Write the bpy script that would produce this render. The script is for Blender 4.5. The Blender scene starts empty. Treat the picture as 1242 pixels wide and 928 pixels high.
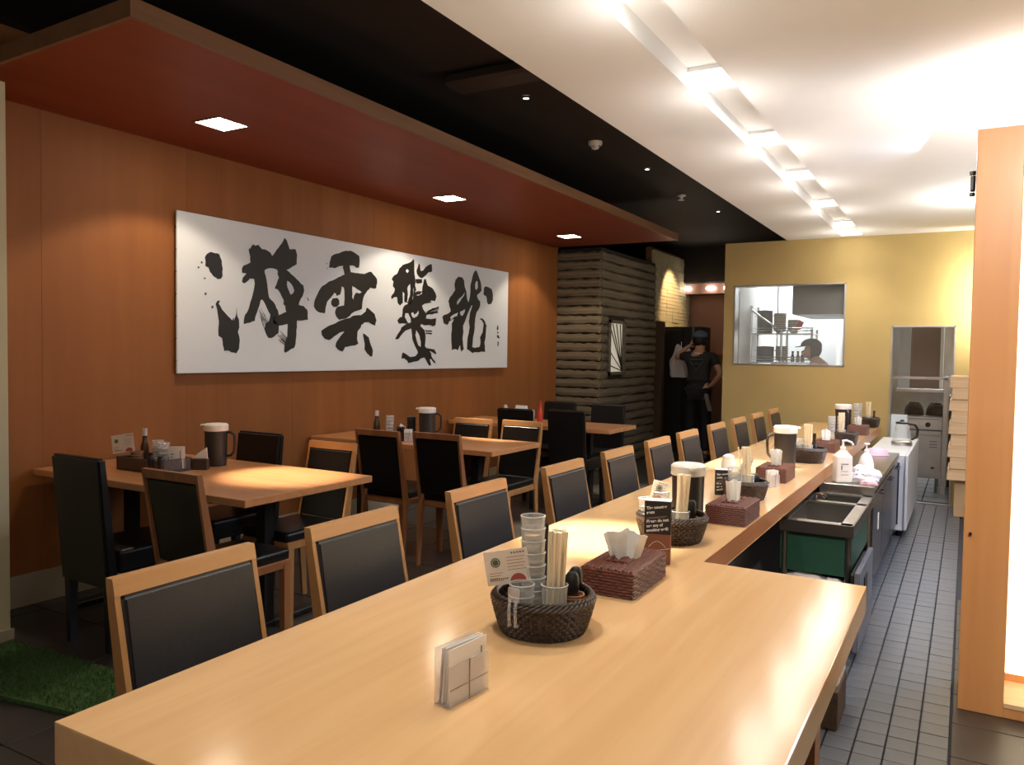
import bpy, bmesh, math, random
from mathutils import Vector, Matrix
from mathutils.geometry import tessellate_polygon
random.seed(7)
PI = math.pi
C = bpy.context.scene.collection
SC = bpy.context.scene

# ---------------------------------------------------------------- camera
yaw, pitch, roll, FPX = .5224, -.0381, .0145, 958.8
_f = Vector((-math.sin(yaw)*math.cos(pitch), math.cos(yaw)*math.cos(pitch), math.sin(pitch)))
_r = Vector((math.cos(yaw), math.sin(yaw), 0)); _u = _r.cross(_f)
_r2 = _r*math.cos(roll)+_u*math.sin(roll); _u2 = _u*math.cos(roll)-_r*math.sin(roll)
cam = bpy.data.cameras.new('camera'); cam.sensor_width = 36; cam.lens = 36*FPX/1242; cam.clip_start = .05
camo = bpy.data.objects.new('camera', cam); C.objects.link(camo)
camo.matrix_world = Matrix(((_r2.x,_u2.x,-_f.x,0),(_r2.y,_u2.y,-_f.y,0),(_r2.z,_u2.z,-_f.z,1.4),(0,0,0,1)))
SC.camera = camo
# ---------------------------------------------------------------- world, exposure
W = bpy.data.worlds.new('world'); SC.world = W; W.use_nodes = True
W.node_tree.nodes['Background'].inputs[0].default_value = (1, .86, .7, 1)
W.node_tree.nodes['Background'].inputs[1].default_value = .045
SC.view_settings.view_transform = 'Standard'; SC.view_settings.look = 'None'
SC.view_settings.exposure = 0.06; SC.view_settings.gamma = 1; SC.view_settings.use_curve_mapping = False

def light(kind, name, loc, energy, col, aim=None, **kw):
    l = bpy.data.lights.new(name, kind); l.energy = energy; l.color = col
    for k, v in kw.items(): setattr(l, k, v)
    o = bpy.data.objects.new(name, l); C.objects.link(o); o.location = loc
    if aim is not None:
        o.rotation_euler = (Vector(aim)-Vector(loc)).to_track_quat('-Z', 'Y').to_euler()
    return o
WARM = (1, .82, .62); WHITE = (1, .90, .76); COOL = (.80, .90, 1)
SLOT_Y = (1.40, 2.56, 3.65, 4.79, 5.84, 6.99, 8.14)
SOFFIT_LAMPS = ((-3.70, 3.09), (-3.76, 5.45), (-3.79, 7.78))
# large lights: fluorescent battens of the open kitchen behind the partition, plus added fills
light('AREA', 'kitchen_uplight', (.55, 4.02, 2.20), 66, (1,.98,.95), (.55, 4.02, 3), shape='DISK', size=.35)
light('AREA', 'ceiling_fill_far', (1.2, 5.6, 1.2), 36, (1,.98,.95), (1.2, 5.6, 3), shape='RECTANGLE', size=1.0, size_y=2.6)  # added upward fill, brightens the far part of the white ceiling
light('AREA', 'ceiling_fill_front', (.2, -.9, .95), 60, (1,.97,.93), (.2, -.9, 3), shape='RECTANGLE', size=2.4, size_y=1.2)  # added unseen fill behind the camera, lifts the near ceiling
light('AREA', 'kitchen_far_uplight', (.16, 6.75, 2.30), 12, (1,.97,.90), (.2, 6.8, 3), shape='DISK', size=.25)
light('AREA', 'kitchen_down_light', (.62, 5.2, 2.2), 60, (.60,.73,1), (-.35, 5.0, 0), shape='RECTANGLE', size=.3, size_y=2.2)
light('AREA', 'kitchen_wall_light', (.14, 8.22, 1.95), 12, (1,.97,.85), (.04, 8.6, 1.93), shape='RECTANGLE', size=.15, size_y=.7)
light('AREA', 'room_bounce_fill', (-.3, -.8, 2.5), 7, (1, .90, .78), (-1.6, 3, .4), shape='RECTANGLE', size=2.2, size_y=1.2)  # added fill in place of light bounced around the room

# ---------------------------------------------------------------- materials
def mat(name, col, rough=.5, metal=0, spec=.5, col2=None, kind=None, scale=8, bump=0, coat=0, trans=0, emis=None, estr=0, alpha=1, axis=0, ior=1.45):
    m = bpy.data.materials.new(name); m.use_nodes = True; nt = m.node_tree; b = nt.nodes['Principled BSDF']
    def S(k, v): b.inputs[k].default_value = v
    S('Base Color', (*col, 1)); S('Roughness', rough); S('Metallic', metal); S('Specular IOR Level', spec); S('Coat Weight', coat); S('Coat Roughness', .12)
    S('Transmission Weight', trans); S('IOR', ior); S('Alpha', alpha)
    if emis: S('Emission Color', (*emis, 1)); S('Emission Strength', estr)
    if kind:
        tc = nt.nodes.new('ShaderNodeTexCoord'); mp = nt.nodes.new('ShaderNodeMapping'); nt.links.new(tc.outputs['Object'], mp.inputs[0])
        nz = nt.nodes.new('ShaderNodeTexNoise'); nt.links.new(mp.outputs[0], nz.inputs['Vector'])
        nz.inputs['Scale'].default_value = scale; nz.inputs['Detail'].default_value = 5
        if kind == 'wood':
            s = [14, 14, 14]; s[axis] = .8; mp.inputs['Scale'].default_value = s; nz.inputs['Distortion'].default_value = .6
        r = nt.nodes.new('ShaderNodeValToRGB'); r.color_ramp.elements[0].position = .3; r.color_ramp.elements[1].position = .7
        r.color_ramp.elements[0].color = (*col, 1); r.color_ramp.elements[1].color = (*(col2 or col), 1)
        nt.links.new(nz.outputs[0], r.inputs[0]); nt.links.new(r.outputs[0], b.inputs['Base Color'])
        if bump:
            bp = nt.nodes.new('ShaderNodeBump'); bp.inputs['Strength'].default_value = bump; bp.inputs['Distance'].default_value = .004
            nt.links.new(nz.outputs[0], bp.inputs['Height']); nt.links.new(bp.outputs[0], b.inputs['Normal'])
    return m
def glassy(name, col, t=.75, rough=.06):
    """cheap clear plastic / glass: mostly transparent with a glossy skin"""
    m = bpy.data.materials.new(name); m.use_nodes = True; nt = m.node_tree; nt.nodes.clear()
    o = nt.nodes.new('ShaderNodeOutputMaterial'); mx = nt.nodes.new('ShaderNodeMixShader'); tr = nt.nodes.new('ShaderNodeBsdfTransparent')
    p = nt.nodes.new('ShaderNodeBsdfPrincipled'); p.inputs['Base Color'].default_value = (*col, 1); p.inputs['Roughness'].default_value = rough
    p.inputs['Specular IOR Level'].default_value = 1
    tr.inputs[0].default_value = (*col, 1)
    lw = nt.nodes.new('ShaderNodeLayerWeight'); lw.inputs[0].default_value = .35
    mr = nt.nodes.new('ShaderNodeMapRange'); mr.inputs['To Min'].default_value = 1-t; mr.inputs['To Max'].default_value = .55
    nt.links.new(lw.outputs['Facing'], mr.inputs[0]); nt.links.new(mr.outputs[0], mx.inputs[0])
    nt.links.new(tr.outputs[0], mx.inputs[1]); nt.links.new(p.outputs[0], mx.inputs[2]); nt.links.new(mx.outputs[0], o.inputs[0])
    return m
M = dict(
 counter=mat('counter_wood', (.74,.45,.215), .15, col2=(.80,.51,.255), kind='wood', scale=1.6, axis=1, coat=.35),
 edge=mat('dark_side_wood', (.42,.175,.068), .3, col2=(.49,.215,.09), kind='wood', scale=1.6, axis=1),
 tabletop=mat('table_wood', (.50,.22,.09), .28, col2=(.60,.29,.12), kind='wood', scale=1.8, axis=0, coat=.3),
 chairwood=mat('chair_wood', (.36,.175,.062), .35, col2=(.44,.225,.085), kind='wood', scale=2, axis=2),
 railwood=mat('rail_wood', (.42,.215,.08), .35, col2=(.50,.27,.11), kind='wood', scale=2, axis=0),
 darkchairwood=mat('red_chair_wood', (.26,.10,.04), .4, col2=(.33,.14,.055), kind='wood', scale=2, axis=2),
 leather=mat('black_leather', (.018,.017,.018), .38, spec=.6, col2=(.026,.025,.026), kind='n', scale=160, bump=.06),
 leatherd=mat('deep_black_leather', (.007,.006,.006), .34, spec=.4, col2=(.010,.009,.009), kind='n', scale=160, bump=.06),
 black=mat('black_metal', (.012,.011,.011), .4),
 wallwood=mat('wall_veneer', (.25,.088,.024), .55, spec=.25, col2=(.30,.112,.032), kind='wood', scale=.5, axis=2),
 soffit=mat('soffit_veneer', (.22,.046,.020), .5, spec=.25, col2=(.265,.06,.026), kind='wood', scale=.4, axis=1),
 fascia=mat('fascia_wood', (.17,.085,.040), .5, col2=(.22,.11,.05), kind='wood', scale=1, axis=1),
 skirting=mat('beige_skirting', (.42,.36,.25), .6),
 beige=mat('beige_plaster', (.55,.48,.30), .7, col2=(.60,.53,.34), kind='n', scale=3),
 ochre=mat('ochre_plaster', (.42,.305,.115), .75, col2=(.46,.335,.13), kind='n', scale=2.5),
 white=mat('white_ceiling', (.80,.80,.79), .9, col2=(.83,.83,.82), kind='n', scale=2),
 dark=mat('black_ceiling', (.013,.011,.011), .7, col2=(.02,.016,.015), kind='n', scale=1.2),
 duct=mat('dark_duct', (.03,.024,.022), .5),
 tiled=mat('dark_floor_tile', (.030,.027,.025), .33, col2=(.045,.04,.036), kind='n', scale=4, bump=.2),
 grout=mat('dark_grout', (.012,.011,.011), .9),
 tilek=mat('grey_floor_tile', (.072,.079,.092), .30, col2=(.096,.102,.115), kind='n', scale=9, bump=.25),
 groutk=mat('kitchen_grout', (.025,.024,.026), .9),
 tileb=mat('brown_floor_tile', (.030,.023,.018), .4, col2=(.045,.034,.026), kind='n', scale=6, bump=.2),
 turf=mat('green_turf', (.034,.075,.018), .9, col2=(.06,.13,.03), kind='n', scale=60, bump=1),
 canvas=mat('canvas_white', (.72,.765,.79), .85, col2=(.76,.80,.825), kind='n', scale=120, bump=.1),
 ink=mat('ink', (.012,.011,.009), .45),
 inkgrey=mat('dry_ink', (.25,.22,.18), .7),
 slat=mat('slat_wood', (.10,.082,.052), .75, col2=(.20,.16,.10), kind='wood', scale=3, axis=0, bump=.5),
 slatback=mat('slat_shadow_gap', (.03,.024,.016), .9),
 paper=mat('shoji_paper', (.85,.82,.72), .8, emis=(1,.9,.7), estr=.28),
 lamp=mat('lamp_glow', (1,1,1), .5, emis=(1,.87,.68), estr=28),
 lampw=mat('lamp_glow_white', (1,1,1), .5, emis=(1,.94,.84), estr=9),
 pin=mat('pin_lamp_glow', (1,1,1), .5, emis=(1,.95,.88), estr=9),
 lit=mat('lit_panel', (1,.95,.8), .6, emis=(1,.90,.62), estr=2.6),
 tube=mat('tube_glow', (1,1,1), .5, emis=(1,.97,.9), estr=14),
 partition=mat('partition_wood', (.56,.25,.09), .38, col2=(.64,.31,.12), kind='wood', scale=.8, axis=2, coat=.2),
 pale=mat('pale_wood', (.66,.44,.24), .6, col2=(.74,.52,.30), kind='wood', scale=2, axis=0),
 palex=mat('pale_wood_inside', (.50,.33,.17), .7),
 steel=mat('stainless_steel', (.52,.51,.49), .3, metal=1, col2=(.62,.61,.59), kind='n', scale=6),
 steeld=mat('dark_steel', (.30,.29,.27), .3, metal=1),
 chrome=mat('chrome', (.8,.8,.8), .12, metal=1),
 whitep=mat('white_plastic', (.82,.80,.76), .35),
 fridge=mat('white_enamel', (.68,.70,.72), .3),
 cab=mat('black_cabinet_laminate', (.022,.024,.036), .22),
 door=mat('grey_blue_door', (.12,.13,.165), .3),
 green=mat('green_panel', (.018,.068,.045), .35, col2=(.024,.085,.056), kind='n', scale=5),
 greyp=mat('grey_plastic', (.14,.14,.15), .5),
 pitcher=mat('pitcher_plastic', (.028,.024,.023), .38, spec=.6),
 wicker=mat('dark_wicker', (.032,.020,.015), .42, spec=.7, col2=(.075,.05,.038), kind='n', scale=60),
 rattan=mat('red_rattan', (.085,.020,.012), .38, spec=.7, col2=(.16,.045,.028), kind='n', scale=70, bump=.3),
 rattan2=mat('brown_rattan', (.25,.11,.055), .5, col2=(.38,.19,.10), kind='n', scale=70, bump=.3),
 tissue=mat('tissue_paper', (.88,.86,.80), .9),
 chop=mat('chopstick_wood', (.90,.76,.52), .6, col2=(.94,.83,.62), kind='wood', scale=3, axis=2),
 card=mat('card_paper', (.80,.72,.62), .7),
 cardw=mat('white_card', (.86,.83,.80), .65),
 red=mat('red_print', (.42,.09,.06), .6),
 redbottle=mat('red_plastic', (.55,.05,.03), .35),
 greenp=mat('dark_green_print', (.09,.12,.07), .6),
 grey=mat('grey_print', (.20,.17,.15), .6),
 blackcard=mat('black_card', (.022,.018,.016), .45),
 browncard=mat('brown_card', (.24,.09,.05), .45),
 textw=mat('white_print', (.85,.83,.8), .6),
 glass=glassy('clear_glass', (.97,.97,.96), .86),
 plast=glassy('clear_acrylic', (.95,.93,.93), .80),
 pane=glassy('window_glass', (.97,.98,.97), .93),
 pepper=mat('brown_glass', (.05,.025,.015), .15, spec=.8),
 salt=mat('salt', (.8,.78,.74), .6),
 skin=mat('skin', (.50,.29,.19), .5),
 tshirt=mat('charcoal_cotton', (.022,.022,.025), .85, col2=(.03,.03,.034), kind='n', scale=30, bump=.2),
 print=mat('grey_shirt_print', (.10,.10,.11), .8),
 trousers=mat('black_cotton', (.010,.010,.012), .85),
 cap=mat('blue_cap', (.09,.14,.22), .8),
 capd=mat('dark_cap', (.03,.035,.04), .8),
 hair=mat('dark_hair', (.012,.010,.009), .6),
 apron=mat('pink_white_cotton', (.72,.56,.50), .85),
 pink=mat('pink_wall_plaster', (.36,.20,.15), .8),
 pinkcloth=mat('pink_plastic', (.80,.50,.60), .6),
 cloth=mat('white_cloth', (.80,.76,.78), .85),
 kwall=mat('white_kitchen_wall', (.85,.85,.83), .5),
 kgrey=mat('grey_kitchen_panel', (.16,.17,.17), .4),
 brownw=mat('brown_kitchen_panel', (.30,.22,.18), .35),
 bamboo=mat('dark_bamboo', (.05,.030,.016), .6, col2=(.09,.055,.03), kind='n', scale=50, bump=.5),
 rim=mat('glass_rim', (.55,.55,.53), .1, spec=1),
 bowl=mat('black_lacquer', (.02,.018,.018), .25),
 cream=mat('cream_ceramic', (.62,.58,.50), .35),
)

# ---------------------------------------------------------------- mesh helpers
class MB:
    def __init__(s): s.b = bmesh.new()
    def box(s, x0, x1, y0, y1, z0, z1, bev=0, rot=None, piv=None, seg=1):
        g = bmesh.ops.create_cube(s.b, size=1)
        vs = g['verts']
        for v in vs: v.co = Vector(((x0+x1)/2+v.co.x*(x1-x0), (y0+y1)/2+v.co.y*(y1-y0), (z0+z1)/2+v.co.z*(z1-z0)))
        if bev:
            es = list({e for v in vs for e in v.link_edges})
            r = bmesh.ops.bevel(s.b, geom=es, offset=bev, segments=seg, affect='EDGES', profile=.6); vs = list({v for f in r['faces'] for v in f.verts} | {v for v in vs if v.is_valid})
        if rot is not None:
            p = Vector(piv or ((x0+x1)/2, (y0+y1)/2, (z0+z1)/2))
            for v in vs: v.co = p + rot @ (v.co-p)
        return s
    def hexa(s, bot, top):
        """bot, top: 4 points each, same winding"""
        v = [s.b.verts.new(p) for p in bot+top]
        for f in ((3,2,1,0),(4,5,6,7),(0,1,5,4),(1,2,6,5),(2,3,7,6),(3,0,4,7)): s.b.faces.new([v[i] for i in f])
        return s
    def tube(s, path, r, n=8, closed=False, cap=True):
        P = [Vector(p) for p in path]; N = len(P); rs = r if isinstance(r, (list, tuple)) else [r]*N
        rings = []; up = None
        for i, p in enumerate(P):
            if closed: t = P[(i+1)%N]-P[i-1]
            else: t = P[min(i+1, N-1)]-P[max(i-1, 0)]
            t.normalize()
            if up is None: up = Vector((0,0,1)) if abs(t.z) < .9 else Vector((1,0,0))
            a = t.cross(up); 
            if a.length < 1e-4: a = t.cross(Vector((0,1,.1)))
            a.normalize(); b = a.cross(t); up = b if not closed else Vector((0,0,1)) if abs(t.z)<.9 else Vector((1,0,0))
            rings.append([s.b.verts.new(p+a*math.cos(2*PI*k/n)*rs[i]+b*math.sin(2*PI*k/n)*rs[i]) for k in range(n)])
        for i in range(N if closed else N-1):
            A, B = rings[i], rings[(i+1)%N]
            for k in range(n): s.b.faces.new((A[k], A[(k+1)%n], B[(k+1)%n], B[k]))
        if not closed and cap: s.b.faces.new(rings[0][::-1]); s.b.faces.new(rings[-1])
        return s
    def lathe(s, prof, n=24, c=(0,0,0), sx=1, sy=1):
        rings = []
        for r, z in prof:
            if r < 1e-6: rings.append([s.b.verts.new((c[0], c[1], c[2]+z))])
            else: rings.append([s.b.verts.new((c[0]+sx*r*math.cos(2*PI*k/n), c[1]+sy*r*math.sin(2*PI*k/n), c[2]+z)) for k in range(n)])
        for A, B in zip(rings, rings[1:]):
            for k in range(n):
                k2 = (k+1)%n
                if len(A) == 1 and len(B) == 1: continue
                if len(A) == 1: s.b.faces.new((A[0], B[k2], B[k]))
                elif len(B) == 1: s.b.faces.new((A[k], A[k2], B[0]))
                else: s.b.faces.new((A[k], A[k2], B[k2], B[k]))
        return s
    def poly(s, pts, d):
        """prism: 3-D polygon pts extruded by vector d"""
        d = Vector(d); a = [s.b.verts.new(p) for p in pts]; b = [s.b.verts.new(Vector(p)+d) for p in pts]
        s.b.faces.new(a[::-1]); s.b.faces.new(b)
        for i in range(len(a)): j = (i+1)%len(a); s.b.faces.new((a[i], a[j], b[j], b[i]))
        return s
    def ball(s, c, r, seg=16, sc=(1,1,1)):
        g = bmesh.ops.create_uvsphere(s.b, u_segments=seg, v_segments=max(6, seg//2), radius=r)
        for v in g['verts']: v.co = Vector((c[0]+v.co.x*sc[0], c[1]+v.co.y*sc[1], c[2]+v.co.z*sc[2]))
        return s
    def build(s, name, m, parent=None, smooth=False, loc=None):
        bmesh.ops.recalc_face_normals(s.b, faces=s.b.faces)
        me = bpy.data.meshes.new(name); s.b.to_mesh(me); s.b.free(); me.materials.append(M[m] if isinstance(m, str) else m)
        o = bpy.data.objects.new(name, me); C.objects.link(o)
        if smooth:
            me.polygons.foreach_set('use_smooth', [True]*len(me.polygons))
            try: me.set_sharp_from_angle(angle=math.radians(38))
            except Exception: pass
        if parent is not None: o.parent = parent
        if loc is not None: o.location = loc
        return o
def tag(o, label, cat, group=None):
    o['label'] = label; o['category'] = cat
    if group: o['group'] = group
    return o
def thing(name, label, cat, loc=(0,0,0), rz=0, group=None):
    o = bpy.data.objects.new(name, None); C.objects.link(o); o.location = loc; o.rotation_euler = (0,0,rz); o.empty_display_size = .1
    return tag(o, label, cat, group)
def structure(o): o['kind'] = 'structure'; return o
def stuff(o): o['kind'] = 'stuff'; return o
def dup(root, loc, rz=0, label=None, group=None):
    r = root.copy(); C.objects.link(r); r.location = loc; r.rotation_euler = (0,0,rz)
    if label: r['label'] = label
    if group: r['group'] = group
    for ch in list(root.children):
        c = ch.copy(); C.objects.link(c); c.parent = r
        for g in list(ch.children):
            d = g.copy(); C.objects.link(d); d.parent = c
    return r
def again(o, loc=None, rot=None, parent=None):
    c = o.copy(); C.objects.link(c)
    if loc is not None: c.location = loc
    if rot is not None: c.rotation_euler = rot
    if parent is not None: c.parent = parent
    return c
def text_mesh(txt, size, m, name, parent, loc, rot, depth=.0003, align='LEFT', bold=0):
    cu = bpy.data.curves.new(name, 'FONT'); cu.body = txt; cu.size = size; cu.extrude = depth; cu.align_x = align; cu.offset = bold
    t = bpy.data.objects.new('tmp', cu); C.objects.link(t)
    dg = bpy.context.evaluated_depsgraph_get(); me = bpy.data.meshes.new_from_object(t.evaluated_get(dg))
    bpy.data.objects.remove(t); bpy.data.curves.remove(cu)
    me.materials.clear(); me.materials.append(M[m])
    o = bpy.data.objects.new(name, me); C.objects.link(o); o.parent = parent; o.location = loc; o.rotation_euler = rot
    return o
def skinned(name, nodes, edges, root, m, parent=None, sub=2):
    """nodes: {key: (pos, rx[, ry])}; one continuous skinned surface"""
    keys = list(nodes); me = bpy.data.meshes.new('tmp'); me.from_pydata([nodes[k][0] for k in keys], [(keys.index(a), keys.index(b)) for a, b in edges], [])
    o = bpy.data.objects.new('tmp', me); C.objects.link(o)
    sk = o.modifiers.new('s', 'SKIN'); sk.use_smooth_shade = True
    for i, k in enumerate(keys):
        v = me.skin_vertices[0].data[i]; n = nodes[k]; v.radius = (n[1], n[2] if len(n) > 2 else n[1]); v.use_root = (k == root)
    if sub: o.modifiers.new('d', 'SUBSURF').levels = sub
    dg = bpy.context.evaluated_depsgraph_get(); me2 = bpy.data.meshes.new_from_object(o.evaluated_get(dg)); bpy.data.objects.remove(o)
    me2.materials.clear(); me2.materials.append(M[m]); me2.polygons.foreach_set('use_smooth', [True]*len(me2.polygons))
    o = bpy.data.objects.new(name, me2); C.objects.link(o)
    if parent is not None: o.parent = parent
    return o

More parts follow.
